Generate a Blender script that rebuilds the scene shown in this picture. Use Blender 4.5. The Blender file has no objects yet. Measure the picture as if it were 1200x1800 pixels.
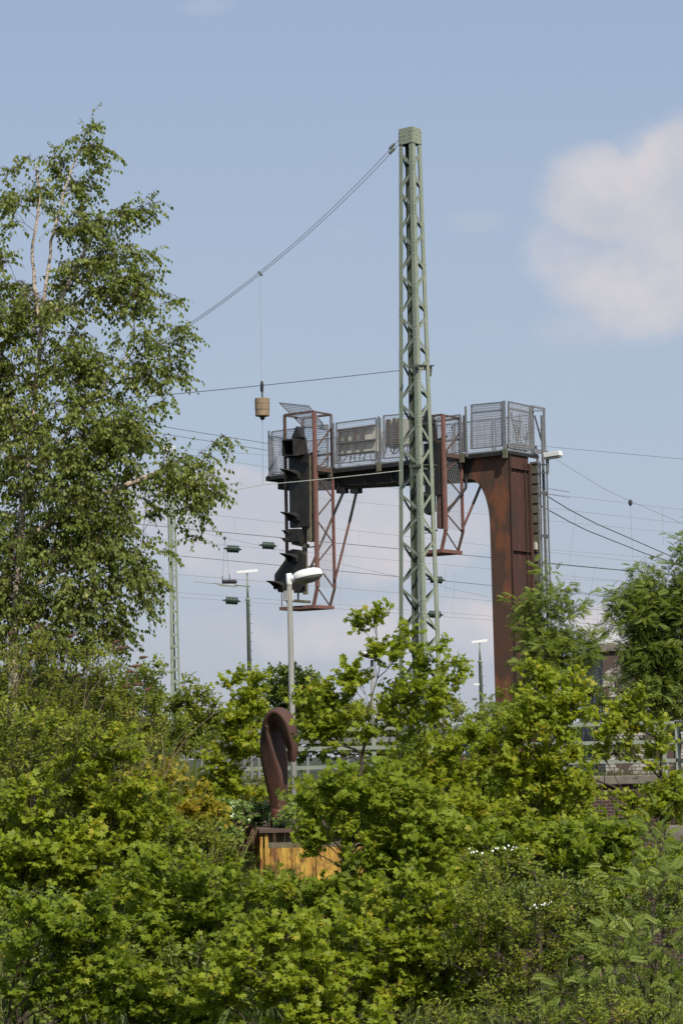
import bpy, math, random
import numpy as np
from mathutils import Vector, Matrix
random.seed(7)
rng = np.random.default_rng(11)
sc = bpy.context.scene
COL = sc.collection
R = math.radians

# ------------------------------------------------------------------ camera
EZ = 4.2
F = 4200.0
TH = math.atan(430 / F)
RHO = 0.020
_r0 = Vector((1, 0, 0)); _u0 = Vector((0, -math.sin(TH), math.cos(TH))); FW = Vector((0, math.cos(TH), math.sin(TH)))
RT = _r0 * math.cos(RHO) - _u0 * math.sin(RHO)
UP = _r0 * math.sin(RHO) + _u0 * math.cos(RHO)
CAM = Vector((0, 0, EZ))
cd = bpy.data.cameras.new('camera'); cam = bpy.data.objects.new('camera', cd); COL.objects.link(cam)
cam.matrix_world = Matrix(((RT.x, UP.x, -FW.x, CAM.x), (RT.y, UP.y, -FW.y, CAM.y), (RT.z, UP.z, -FW.z, CAM.z), (0, 0, 0, 1)))
cd.sensor_fit = 'VERTICAL'; cd.sensor_height = 36; cd.lens = F / 1800 * 36
cd.clip_start = 0.1; cd.clip_end = 9000
sc.camera = cam

def ray(px, py):
    return FW + RT * ((px - 600) / F) - UP * ((py - 900) / F)
def P(px, py, Y):
    d = ray(px, py)
    return CAM + d * (Y / d.y)
def PX(px, py, Y, z):      # same column, given height
    p = P(px, py, Y); return Vector((p.x, p.y, z))

# ------------------------------------------------------------------ materials
def lin(c):
    return tuple(((v / 255) / 12.92 if v / 255 <= .04045 else ((v / 255 + .055) / 1.055) ** 2.4) for v in c)
def mat(name, c1, c2=None, scale=8, rough=.7, metal=0, bump=0, c3=None, detail=6, lo=.35, hi=.65, stretch=None, spec=.4, c3amt=(.6, .68), c3scale=None):
    m = bpy.data.materials.new(name); m.use_nodes = True
    nt = m.node_tree; N = nt.nodes; L = nt.links
    b = N['Principled BSDF']; b.inputs['Roughness'].default_value = rough; b.inputs['Metallic'].default_value = metal
    b.inputs['Specular IOR Level'].default_value = spec
    if c2 is None: c2 = tuple(x * .75 for x in c1)
    tc = N.new('ShaderNodeNewGeometry'); mp = N.new('ShaderNodeMapping')
    L.new(tc.outputs['Position'], mp.inputs['Vector'])
    if stretch: mp.inputs['Scale'].default_value = stretch
    nz = N.new('ShaderNodeTexNoise'); nz.inputs['Scale'].default_value = scale; nz.inputs['Detail'].default_value = detail
    L.new(mp.outputs[0], nz.inputs['Vector'])
    rp = N.new('ShaderNodeValToRGB'); rp.color_ramp.elements[0].position = lo; rp.color_ramp.elements[1].position = hi
    rp.color_ramp.elements[0].color = (*c1, 1); rp.color_ramp.elements[1].color = (*c2, 1)
    L.new(nz.outputs['Fac'], rp.inputs['Fac']); out = rp.outputs[0]
    if c3:
        n2 = N.new('ShaderNodeTexNoise'); n2.inputs['Scale'].default_value = c3scale or scale * 2.7; n2.inputs['Detail'].default_value = 8
        L.new(mp.outputs[0], n2.inputs['Vector'])
        r2 = N.new('ShaderNodeMapRange'); r2.inputs['From Min'].default_value = c3amt[0]; r2.inputs['From Max'].default_value = c3amt[1]
        L.new(n2.outputs['Fac'], r2.inputs['Value'])
        mx = N.new('ShaderNodeMix'); mx.data_type = 'RGBA'
        L.new(r2.outputs[0], mx.inputs['Factor']); L.new(out, mx.inputs['A']); mx.inputs['B'].default_value = (*c3, 1)
        out = mx.outputs['Result']
    L.new(out, b.inputs['Base Color'])
    if bump:
        bp = N.new('ShaderNodeBump'); bp.inputs['Strength'].default_value = bump; bp.inputs['Distance'].default_value = .02
        L.new(nz.outputs['Fac'], bp.inputs['Height']); L.new(bp.outputs[0], b.inputs['Normal'])
    return m

def leafmat(name, dark, mid, light, odd=None, trans=.3, rough=.45, spec=.35):
    m = bpy.data.materials.new(name); m.use_nodes = True
    nt = m.node_tree; N = nt.nodes; L = nt.links
    b = N['Principled BSDF']; b.inputs['Roughness'].default_value = rough; b.inputs['Specular IOR Level'].default_value = spec
    at = N.new('ShaderNodeAttribute'); at.attribute_name = 'tint'
    rp = N.new('ShaderNodeValToRGB'); e = rp.color_ramp.elements
    e[0].position = 0; e[0].color = (*dark, 1); e[1].position = 1; e[1].color = (*(odd or light), 1)
    k = e.new(.45); k.color = (*mid, 1); k = e.new(.93); k.color = (*light, 1)
    L.new(at.outputs['Fac'], rp.inputs['Fac'])
    L.new(rp.outputs[0], b.inputs['Base Color'])
    tr = N.new('ShaderNodeBsdfTranslucent')
    hs = N.new('ShaderNodeMix'); hs.data_type = 'RGBA'; hs.blend_type = 'MULTIPLY'; hs.inputs['Factor'].default_value = 1
    L.new(rp.outputs[0], hs.inputs['A']); hs.inputs['B'].default_value = (1.7, 1.6, .7, 1)
    L.new(hs.outputs['Result'], tr.inputs['Color'])
    ms = N.new('ShaderNodeMixShader'); ms.inputs[0].default_value = trans
    L.new(b.outputs[0], ms.inputs[1]); L.new(tr.outputs[0], ms.inputs[2])
    L.new(ms.outputs[0], N['Material Output'].inputs['Surface'])
    return m

M = {}
M['mast'] = mat('mast_green_paint', (.225, .262, .195), (.265, .290, .215), 5, .62, bump=.05, c3=(.15, .13, .09), c3amt=(.6, .75))
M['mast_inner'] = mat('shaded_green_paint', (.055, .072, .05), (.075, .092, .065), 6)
M['mast_dark'] = mat('mast_dark_steel', (.05, .06, .045), (.08, .09, .06), 9)
M['lattice_far'] = mat('pale_green_paint', (.21, .25, .19), (.25, .285, .22), 4, c3=(.13, .15, .11))
M['rust'] = mat('rusty_red_steel', (.098, .048, .028), (.056, .043, .032), 2.2, .8, bump=.12, c3=(.185, .068, .032), stretch=(1, 1, .5), c3amt=(.50, .62), c3scale=2.2)
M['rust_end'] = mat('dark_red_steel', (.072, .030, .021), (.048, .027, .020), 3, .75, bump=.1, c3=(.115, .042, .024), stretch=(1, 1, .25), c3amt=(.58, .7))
M['beam'] = mat('sooty_shaded_steel', (.012, .010, .008), (.022, .016, .012), 4, .8, bump=.1, c3=(.05, .02, .012), c3amt=(.66, .75))  # dark grime, with the shade on the beam also put into this colour
M['galv'] = mat('galvanised_steel', (.20, .20, .20), (.26, .26, .26), 12, .5, .3, c3=(.12, .08, .06), c3amt=(.64, .75))
M['wiremesh'] = mat('galvanised_mesh', (.30, .31, .33), (.36, .36, .38), 12, .5)
M['redsteel'] = mat('faded_red_steel', (.22, .098, .078), (.155, .082, .068), 9, .7, c3=(.08, .06, .05), c3amt=(.58, .7))
M['brownsteel'] = mat('grey_brown_steel', (.085, .055, .042), (.12, .075, .06), 9, .7)
M['blacksteel'] = mat('black_steel', (.014, .014, .015), (.03, .026, .024), 9, .65)
M['sigblack'] = mat('signal_black_enamel', (.013, .013, .012), (.026, .022, .018), 5, .55, bump=.05, c3=(.05, .03, .02), c3amt=(.68, .76))
M['olive'] = mat('olive_grey_steel', (.16, .16, .11), (.11, .09, .06), 8)
M['boxwhite'] = mat('weathered_white_panel', (.62, .59, .50), (.46, .42, .33), 4, .8, c3=(.12, .09, .06), stretch=(1, 1, .3), c3amt=(.64, .74))
M['boxdirt'] = mat('oily_brown_frame', (.05, .032, .02), (.09, .06, .04), 8)
M['concrete'] = mat('weathered_concrete', (.20, .17, .135), (.135, .12, .10), 6, .9, bump=.3, c3=(.06, .05, .04))
M['weight'] = mat('cast_concrete_disc', (.30, .22, .135), (.23, .17, .105), 14, .9, bump=.15, stretch=(1, 1, .4))
M['pole'] = mat('grey_lamp_post', (.235, .23, .20), (.19, .185, .165), 5, .6, stretch=(1, 1, .3))
M['white'] = mat('white_enamel', (.80, .80, .78), (.74, .74, .71), 3, .35, c3=(.5, .49, .44), c3amt=(.66, .8))
M['diffuser'] = mat('grey_lamp_glass', (.20, .20, .17), (.24, .235, .2), 6, .35)
M['insul'] = mat('dark_green_ceramic', (.020, .04, .03), (.035, .055, .04), 20, .3)
M['wire'] = mat('dark_wire', (.05, .05, .055), (.07, .07, .07), 3, .6)
M['wire_thin'] = mat('oxidised_wire', (.16, .165, .165), (.20, .21, .20), 3, .6)
M['wire_pale'] = mat('pale_green_wire', (.3, .33, .28), (.36, .38, .33), 3, .6)
M['rail'] = mat('grey_green_rail', (.21, .24, .195), (.26, .28, .235), 5, .6, c3=(.16, .15, .11), c3amt=(.6, .72))
M['sculpt'] = mat('brown_oxide_steel', (.100, .050, .037), (.072, .040, .032), 5, .62, bump=.2, c3=(.42, .36, .32), spec=.2, stretch=(1, 1, .3), c3amt=(.735, .75), c3scale=9)
M['redbase'] = mat('red_oxide', (.11, .028, .02), (.07, .028, .02), 6)
M['yellow'] = mat('rusty_yellow_steel', (.62, .39, .07), (.42, .22, .05), 5, .7, bump=.2, c3=(.19, .085, .03), stretch=(1, 1, .7), c3amt=(.47, .60), c3scale=6)
M['vine'] = mat('dry_vine', (.20, .11, .07), (.12, .07, .045), 12, .9)
M['bark'] = mat('grey_brown_bark', (.075, .055, .038), (.045, .033, .025), 14, .9, bump=.3)
M['birchbark'] = mat('pale_birch_bark', (.55, .46, .37), (.42, .33, .25), 10, .8, c3=(.06, .05, .04), stretch=(.6, .6, 2.2), c3amt=(.56, .62))
M['twig'] = mat('red_brown_twig', (.10, .055, .04), (.07, .045, .03), 14)
M['drytwig'] = mat('dry_grey_stalk', (.20, .14, .10), (.13, .09, .065), 9, .9)
M['seedhead'] = mat('brown_flower_spike', (.13, .06, .04), (.08, .04, .03), 30, .9, bump=.6)
M['petal'] = mat('white_petal', (.8, .8, .76), (.75, .75, .7), 9)
M['maple'] = leafmat('maple_leaf', (0.130, 0.165, 0.016), (0.237, 0.294, 0.024), (0.319, 0.363, 0.034), (0.418, 0.371, 0.050), .48, spec=.18)
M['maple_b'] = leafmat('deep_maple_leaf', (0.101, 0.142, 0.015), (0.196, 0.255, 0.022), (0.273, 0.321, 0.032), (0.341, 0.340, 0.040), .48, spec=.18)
M['maple_y'] = leafmat('yellowing_maple_leaf', (0.187, 0.196, 0.020), (0.319, 0.288, 0.030), (0.407, 0.299, 0.040), (0.440, 0.227, 0.040), .42, spec=.2)
M['birch'] = leafmat('birch_leaf', (0.094, 0.126, 0.022), (0.167, 0.210, 0.038), (0.248, 0.280, 0.066), (0.330, 0.340, 0.110), .38, .5, .3)
M['shrub'] = leafmat('shrub_leaf', (0.116, 0.146, 0.020), (0.211, 0.255, 0.032), (0.299, 0.332, 0.052), (0.385, 0.319, 0.070), .46, spec=.18)
M['darkshrub'] = leafmat('glossy_dark_leaf', (0.083, 0.113, 0.018), (0.154, 0.201, 0.030), (0.226, 0.276, 0.048), (0.330, 0.278, 0.060), .42)
M['ash'] = leafmat('ash_leaf', (0.108, 0.149, 0.030), (0.193, 0.249, 0.050), (0.275, 0.324, 0.074), None, .44, spec=.18)
M['ash_dark'] = leafmat('dark_ash_leaf', (0.086, 0.132, 0.026), (0.163, 0.216, 0.045), (0.242, 0.294, 0.066), None, .42, spec=.18)
M['ivy'] = leafmat('ivy_leaf', (.05, .10, .016), (.13, .21, .035), (.26, .34, .09), (.40, .46, .2), .25, .3, .7)
M['grassm'] = leafmat('weed_blade', (.055, .085, .017), (.12, .155, .032), (.22, .19, .085), (.32, .23, .15), .3)
M['ground'] = mat('leafy_soil', (.022, .030, .010), (.045, .045, .02), 3, .95, bump=.4, c3=(.05, .04, .025))

def brickmat():
    m = bpy.data.materials.new('dark_red_brickwork'); m.use_nodes = True
    nt = m.node_tree; N = nt.nodes; L = nt.links; b = N['Principled BSDF']; b.inputs['Roughness'].default_value = .85
    g = N.new('ShaderNodeNewGeometry'); sp = N.new('ShaderNodeSeparateXYZ'); cb = N.new('ShaderNodeCombineXYZ')
    L.new(g.outputs['Position'], sp.inputs[0])
    ad = N.new('ShaderNodeMath'); L.new(sp.outputs['X'], ad.inputs[0]); L.new(sp.outputs['Y'], ad.inputs[1])
    L.new(ad.outputs[0], cb.inputs['X']); L.new(sp.outputs['Z'], cb.inputs['Y'])
    br = N.new('ShaderNodeTexBrick'); br.inputs['Scale'].default_value = 1
    br.inputs['Brick Width'].default_value = .14; br.inputs['Row Height'].default_value = .062; br.inputs['Mortar Size'].default_value = .006
    br.inputs['Color1'].default_value = (.062, .028, .022, 1); br.inputs['Color2'].default_value = (.040, .019, .016, 1); br.inputs['Mortar'].default_value = (.17, .13, .105, 1)
    L.new(cb.outputs[0], br.inputs['Vector'])
    nz = N.new('ShaderNodeTexNoise'); nz.inputs['Scale'].default_value = 1.3; nz.inputs['Detail'].default_value = 7; L.new(g.outputs['Position'], nz.inputs['Vector'])
    mr = N.new('ShaderNodeMapRange'); mr.inputs['To Min'].default_value = .6; mr.inputs['To Max'].default_value = 1.3; L.new(nz.outputs['Fac'], mr.inputs['Value'])
    mx = N.new('ShaderNodeMix'); mx.data_type = 'RGBA'; mx.blend_type = 'MULTIPLY'; mx.inputs['Factor'].default_value = 1
    L.new(br.outputs['Color'], mx.inputs['A']); L.new(mr.outputs[0], mx.inputs['B'])
    L.new(mx.outputs['Result'], b.inputs['Base Color'])
    bp = N.new('ShaderNodeBump'); bp.inputs['Distance'].default_value = .01; bp.invert = True; bp.inputs['Strength'].default_value = .6
    L.new(br.outputs['Fac'], bp.inputs['Height']); L.new(bp.outputs[0], b.inputs['Normal'])
    return m
M['brick'] = brickmat()
def peelmat():
    m = bpy.data.materials.new('peeling_whitewashed_brick'); m.use_nodes = True
    nt = m.node_tree; N = nt.nodes; L = nt.links; b = N['Principled BSDF']; b.inputs['Roughness'].default_value = .9
    g = N.new('ShaderNodeNewGeometry'); sp = N.new('ShaderNodeSeparateXYZ'); cb = N.new('ShaderNodeCombineXYZ')
    L.new(g.outputs['Position'], sp.inputs[0])
    ad = N.new('ShaderNodeMath'); L.new(sp.outputs['X'], ad.inputs[0]); L.new(sp.outputs['Y'], ad.inputs[1])
    L.new(ad.outputs[0], cb.inputs['X']); L.new(sp.outputs['Z'], cb.inputs['Y'])
    br = N.new('ShaderNodeTexBrick'); br.inputs['Scale'].default_value = 1
    br.inputs['Brick Width'].default_value = .26; br.inputs['Row Height'].default_value = .09; br.inputs['Mortar Size'].default_value = .012
    br.inputs['Color1'].default_value = (.42, .40, .37, 1); br.inputs['Color2'].default_value = (.30, .28, .25, 1); br.inputs['Mortar'].default_value = (.13, .10, .08, 1)
    L.new(cb.outputs[0], br.inputs['Vector'])
    nz = N.new('ShaderNodeTexNoise'); nz.inputs['Scale'].default_value = 2.6; nz.inputs['Detail'].default_value = 9; L.new(g.outputs['Position'], nz.inputs['Vector'])
    mr = N.new('ShaderNodeMapRange'); mr.inputs['From Min'].default_value = .5; mr.inputs['From Max'].default_value = .53; L.new(nz.outputs['Fac'], mr.inputs['Value'])
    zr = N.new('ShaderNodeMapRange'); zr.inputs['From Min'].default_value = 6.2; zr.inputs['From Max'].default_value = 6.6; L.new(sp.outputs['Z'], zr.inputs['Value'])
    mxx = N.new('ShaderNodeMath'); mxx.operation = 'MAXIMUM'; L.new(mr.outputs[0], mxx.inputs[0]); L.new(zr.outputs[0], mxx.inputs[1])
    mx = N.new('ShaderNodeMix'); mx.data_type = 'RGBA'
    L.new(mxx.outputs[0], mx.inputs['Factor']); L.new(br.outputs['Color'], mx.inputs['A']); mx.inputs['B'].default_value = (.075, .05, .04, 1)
    L.new(mx.outputs['Result'], b.inputs['Base Color'])
    return m
M['peel'] = peelmat()

# ------------------------------------------------------------------ object helpers
ORG = {}
def tag(o, label=None, cat=None, group=None, kind=None):
    assert not label or 4 <= len(label.split()) <= 16, label
    if label: o['label'] = label
    if cat: o['category'] = cat
    if group: o['group'] = group
    if kind: o['kind'] = kind
    return o
def thing(name, loc, label, cat, group=None):
    o = bpy.data.objects.new(name, None); COL.objects.link(o); o.location = loc; o.empty_display_size = .2
    ORG[o.name] = Vector(loc); return tag(o, label, cat, group)
def link(name, me, m, parent=None, loc=None, smooth=False):
    me.materials.append(m); o = bpy.data.objects.new(name, me); COL.objects.link(o)
    if parent is not None:
        o.parent = parent; ORG[o.name] = ORG[parent.name]
    else:
        ORG[o.name] = Vector(loc or (0, 0, 0)); o.location = ORG[o.name]
    if smooth:
        me.polygons.foreach_set('use_smooth', [True] * len(me.polygons))
    return o

class MB:
    def __init__(s): s.v = []; s.f = []
    def add(s, vs, fs):
        n = len(s.v); s.v += [Vector(v) for v in vs]; s.f += [tuple(i + n for i in f) for f in fs]; return s
    def box(s, p, q):
        x0, y0, z0 = p; x1, y1, z1 = q
        return s.hexa([(x0, y0, z0), (x1, y0, z0), (x1, y1, z0), (x0, y1, z0), (x0, y0, z1), (x1, y0, z1), (x1, y1, z1), (x0, y1, z1)])
    def hexa(s, v):
        return s.add(v, [(0, 3, 2, 1), (4, 5, 6, 7), (0, 1, 5, 4), (1, 2, 6, 5), (2, 3, 7, 6), (3, 0, 4, 7)])
    def bar(s, p, q, w, t, side):     # width w along side, thickness t along the third axis
        p = Vector(p); q = Vector(q); d = (q - p).normalized(); side = Vector(side); side = (side - d * side.dot(d)).normalized(); n = d.cross(side)
        a = side * w / 2; b = n * t / 2
        return s.hexa([p - a - b, p + a - b, p + a + b, p - a + b, q - a - b, q + a - b, q + a + b, q - a + b])
    def tube(s, pts, rad, n=8, cap=True):
        pts = [Vector(p) for p in pts]; k = len(pts)
        if not hasattr(rad, '__len__'): rad = [rad] * k
        ref = None; base = len(s.v)
        for i in range(k):
            d = (pts[min(i + 1, k - 1)] - pts[max(i - 1, 0)]).normalized()
            if ref is None: ref = d.orthogonal().normalized()
            else: ref = (ref - d * ref.dot(d)).normalized()
            o = d.cross(ref)
            for j in range(n):
                a = 2 * math.pi * j / n; s.v.append(pts[i] + (ref * math.cos(a) + o * math.sin(a)) * rad[i])
        for i in range(k - 1):
            for j in range(n):
                a = base + i * n + j; b = base + i * n + (j + 1) % n; s.f.append((a, b, b + n, a + n))
        if cap: s.f.append(tuple(base + j for j in reversed(range(n)))); s.f.append(tuple(base + (k - 1) * n + j for j in range(n)))
        return s
    def prism(s, poly, off):          # poly = world points, extruded by off
        off = Vector(off); n = len(poly); vs = [Vector(p) for p in poly] + [Vector(p) + off for p in poly]
        fs = [tuple(reversed(range(n))), tuple(range(n, 2 * n))] + [(i, (i + 1) % n, (i + 1) % n + n, i + n) for i in range(n)]
        return s.add(vs, fs)
    def lathe(s, c, prof, ax, n=20):   # prof = [(t along axis, r)]
        c = Vector(c); ax = Vector(ax).normalized()
        return s.tube2([c + ax * t for t, r in prof], [r for t, r in prof], ax, n)
    def tube2(s, pts, rad, ax, n):
        ref = ax.orthogonal().normalized(); o = ax.cross(ref); base = len(s.v); k = len(pts)
        for p, r in zip(pts, rad):
            for j in range(n):
                a = 2 * math.pi * j / n; s.v.append(p + (ref * math.cos(a) + o * math.sin(a)) * r)
        for i in range(k - 1):
            for j in range(n):
                a = base + i * n + j; b = base + i * n + (j + 1) % n; s.f.append((a, b, b + n, a + n))
        s.f.append(tuple(base + j for j in reversed(range(n)))); s.f.append(tuple(base + (k - 1) * n + j for j in range(n)))
        return s
    def build(s, name, m, parent=None, loc=None, smooth=False, bevel=0):
        me = bpy.data.meshes.new(name)
        o = ORG[parent.name] if parent is not None else Vector(loc or (0, 0, 0))
        me.from_pydata([tuple(v - o) for v in s.v], [], s.f); me.update()
        ob = link(name, me, m, parent, loc, smooth)
        if bevel:
            b = ob.modifiers.new('bevel', 'BEVEL'); b.width = bevel; b.segments = 2; b.limit_method = 'ANGLE'; b.angle_limit = R(40)
        return ob

# ------------------------------------------------------------------ light and sky
SUN = Vector((.40, -.80, .98)).normalized()
sd = bpy.data.lights.new('sun', 'SUN'); so = bpy.data.objects.new('sun', sd); COL.objects.link(so)
sd.energy = 5.0; sd.angle = R(.55); sd.color = (1, .94, .83)
so.rotation_euler = SUN.to_track_quat('Z', 'Y').to_euler(); so.location = (10, -10, 30)
w = bpy.data.worlds.new('World'); sc.world = w; w.use_nodes = True
nt = w.node_tree; N = nt.nodes; L = nt.links
def mth(op, a, b=None, c=None):
    n = N.new('ShaderNodeMath'); n.operation = op
    for i, x in enumerate((a, b, c)):
        if x is None: continue
        if isinstance(x, (int, float)): n.inputs[i].default_value = x
        else: L.new(x, n.inputs[i])
    return n.outputs[0]
sky = N.new('ShaderNodeTexSky'); sky.sky_type = 'NISHITA'; sky.sun_disc = False
sky.sun_elevation = math.asin(SUN.z); sky.sun_rotation = math.atan2(SUN.x, SUN.y)
sky.air_density = 1.0; sky.dust_density = 2.2; sky.ozone_density = 1.2
tc = N.new('ShaderNodeTexCoord'); sx = N.new('ShaderNodeSeparateXYZ'); L.new(tc.outputs['Generated'], sx.inputs[0])
yy = mth('MAXIMUM', mth('ABSOLUTE', sx.outputs['Y']), .05)
U = mth('DIVIDE', sx.outputs['X'], yy); V = mth('DIVIDE', sx.outputs['Z'], yy)
def uv(px, py):
    d = ray(px, py); return d.x / d.y, d.z / d.y
def blob(px, py, rx, ry, amp=1.0):
    u, v = uv(px, py)
    a = mth('DIVIDE', mth('SUBTRACT', U, u), rx / F); b = mth('DIVIDE', mth('SUBTRACT', V, v), ry / F)
    r = mth('ADD', mth('MULTIPLY', a, a), mth('MULTIPLY', b, b))
    return mth('MULTIPLY', mth('MAXIMUM', mth('SUBTRACT', 1.0, r), -1.0), amp)
cv = N.new('ShaderNodeCombineXYZ'); L.new(U, cv.inputs[0]); L.new(V, cv.inputs[1]); cv.inputs[2].default_value = 3.1
def noise(scale, detail, z=0):
    n = N.new('ShaderNodeTexNoise'); n.inputs['Scale'].default_value = scale; n.inputs['Detail'].default_value = detail; n.inputs['Roughness'].default_value = .55
    mp = N.new('ShaderNodeMapping'); mp.inputs['Location'].default_value = (z, z * .7, z); L.new(cv.outputs[0], mp.inputs[0]); L.new(mp.outputs[0], n.inputs['Vector'])
    return n.outputs['Fac']
n1 = noise(26, 9); n2 = noise(24, 7, 2.3)
def cloud(bl, lo, hi, amt, na=1.7):
    s = bl[0]
    for b in bl[1:]: s = mth('MAXIMUM', s, b)
    s = mth('ADD', s, mth('MULTIPLY', mth('SUBTRACT', n1, .5), na))
    mr = N.new('ShaderNodeMapRange'); mr.interpolation_type = 'SMOOTHSTEP'; mr.inputs['From Min'].default_value = lo; mr.inputs['From Max'].default_value = hi; mr.inputs['To Max'].default_value = amt
    L.new(s, mr.inputs['Value']); return mr.outputs[0]
c_right = cloud([blob(1260, 360, 260, 200, 1.1), blob(1075, 350, 150, 115, 1.0), blob(1190, 270, 90, 80, 1.0), blob(1130, 500, 210, 130, .75), blob(1000, 580, 130, 50, .4), blob(1010, 450, 110, 110, .5)], .05, .80, .94, 1.25)
c_low = cloud([blob(560, 930, 330, 110), blob(330, 880, 200, 70, .8), blob(1090, 1100, 150, 50, .6), blob(760, 1110, 480, 60, .45)], -.05, .6, .88, 1.6)
c_wisp = cloud([blob(830, 390, 90, 30, .8), blob(610, 410, 70, 20, .6), blob(360, 10, 80, 25, .7), blob(880, 580, 70, 40, .6)], .2, 1.1, .35, 1.6)
def mixc(f, a, b, blend='MIX'):
    m_ = N.new('ShaderNodeMix'); m_.data_type = 'RGBA'; m_.blend_type = blend
    if isinstance(f, (int, float)): m_.inputs['Factor'].default_value = f
    else: L.new(f, m_.inputs['Factor'])
    for k, x in (('A', a), ('B', b)):
        if isinstance(x, tuple): m_.inputs[k].default_value = (*x, 1)
        else: L.new(x, m_.inputs[k])
    return m_.outputs['Result']
SKS = .10
# haze near the horizon, bluer and slightly darker upwards
hz = N.new('ShaderNodeMapRange'); hz.inputs['From Min'].default_value = -.02; hz.inputs['From Max'].default_value = .34
L.new(V, hz.inputs['Value'])
rp = N.new('ShaderNodeValToRGB'); e = rp.color_ramp.elements
e[0].position = .0; e[0].color = (*[x / SKS for x in lin((190, 194, 204))], 1)
e[1].position = 1; e[1].color = (*[x / SKS for x in lin((160, 181, 211))], 1)
k = e.new(.45); k.color = (*[x / SKS for x in lin((178, 193, 213))], 1)
k = e.new(.72); k.color = (*[x / SKS for x in lin((171, 188, 212))], 1)
L.new(hz.outputs[0], rp.inputs['Fac'])
c = mixc(.88, sky.outputs[0], rp.outputs[0])
cl = tuple(x / SKS for x in lin((193, 197, 208))); cl2 = tuple(x / SKS for x in lin((216, 211, 214))); clp = tuple(x / SKS for x in lin((219, 210, 211)))
n2r = N.new('ShaderNodeMapRange'); n2r.inputs['From Min'].default_value = .35; n2r.inputs['From Max'].default_value = .65; L.new(n2, n2r.inputs['Value'])
c = mixc(c_right, c, mixc(n2r.outputs[0], cl, cl2))
c = mixc(c_low, c, mixc(n2r.outputs[0], cl, clp)); c = mixc(c_wisp, c, cl)
bg = N['Background']; L.new(c, bg.inputs['Color']); bg.inputs['Strength'].default_value = SKS
sc.view_settings.view_transform = 'Standard'; sc.view_settings.look = 'None'; sc.view_settings.exposure = 0
sc.render.engine = 'CYCLES'; sc.cycles.max_bounces = 5; sc.cycles.diffuse_bounces = 4; sc.cycles.glossy_bounces = 2; sc.cycles.transmission_bounces = 3; sc.cycles.transparent_max_bounces = 6

# ------------------------------------------------------------------ terrain
def S(t):
    t = np.clip(t, 0, 1); return t * t * (3 - 2 * t)
def terr(x, y):
    hill = (3.55 + 1.7 * S((-2.4 - x) / 2.2)) * S((y - 26.5) / 9) * S((-1.0 - x) / 1.6)
    plat = 3.55 + 1.5 * S((-2.8 - x) / 3) * S((75 - y) / 30)
    t = S((y - 45.35) / .3)
    return hill * (1 - t) + plat * t + .0
xs = np.concatenate([np.linspace(-2500, -40, 12), np.linspace(-30, -10, 9), np.linspace(-9, 12, 64), np.linspace(14, 40, 9), np.linspace(60, 2500, 12)])
ys = np.concatenate([np.linspace(-60, 5, 8), np.linspace(8, 26, 12), np.linspace(27, 45.3, 32), np.array([45.36, 45.5, 45.65, 46, 47]), np.linspace(50, 100, 14), np.linspace(130, 400, 7), np.array([800, 1600, 3000, 6000])])
XX, YY = np.meshgrid(xs, ys); ZZ = terr(XX, YY)
me = bpy.data.meshes.new('ground'); nx = len(xs); ny = len(ys)
me.from_pydata([tuple(v) for v in np.stack([XX, YY, ZZ], -1).reshape(-1, 3)], [], [(j * nx + i, j * nx + i + 1, (j + 1) * nx + i + 1, (j + 1) * nx + i) for j in range(ny - 1) for i in range(nx - 1)])
tag(link('ground', me, M['ground'], smooth=True), kind='structure')
def tz(x, y): return float(terr(np.array(x), np.array(y)))

# ------------------------------------------------------------------ green lattice mast
YM = 45.0
base_c = P(740, 1330, YM)
mast = thing('lattice_mast', (base_c.x, YM, 3.55), 'tall green riveted lattice mast in front of the rusty signal bridge', 'mast')
phi = R(43.5)
tz_ = P(720, 228, YM).z; bz_ = 3.45
def corner(tpx, bpx, dty, dby):
    a = P(tpx, 226, YM + dty); b = P(bpx, 1180, YM + dby)
    k0 = (bz_ - a.z) / (b.z - a.z); k1 = (tz_ - a.z) / (b.z - a.z)
    return a + (b - a) * k0, a + (b - a) * k1
w1t, w1b, w2t, w2b = .288, .657, .288, .459
Lc = corner(701, 701, 0, 0)
Fc = corner(723.8, 745.5, -w1t * math.sin(phi), -w1b * math.sin(phi))
Rc = corner(739, 775, w2t * math.cos(phi) - w1t * math.sin(phi), w2b * math.cos(phi) - w1b * math.sin(phi))
Bc = (Lc[0] + Rc[0] - Fc[0], Lc[1] + Rc[1] - Fc[1])
crn = [Lc, Fc, Rc, Bc]
ctr = (sum((c_[0] for c_ in crn), Vector()) / 4, sum((c_[1] for c_ in crn), Vector()) / 4)
def at(c_, t): return c_[0].lerp(c_[1], t)
for i, c_ in enumerate(crn):
    mb = MB()
    for nb in (crn[(i + 1) % 4], crn[(i - 1) % 4]):
        lo_d = (nb[0] - c_[0]).normalized(); hi_d = (nb[1] - c_[1]).normalized()
        oth = crn[(i - 1) % 4] if nb is crn[(i + 1) % 4] else crn[(i + 1) % 4]
        n0 = (oth[0] - c_[0]).normalized() * .012; n1_ = (oth[1] - c_[1]).normalized() * .012
        wl, wh = .098, .088
        off0 = n0 * 0; 
        mb.hexa([c_[0], c_[0] + lo_d * wl, c_[0] + lo_d * wl + n0, c_[0] + n0, c_[1], c_[1] + hi_d * wh, c_[1] + hi_d * wh + n1_, c_[1] + n1_])
    mb.build('leg', M['mast_inner' if i == 3 else 'mast'], mast)
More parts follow.
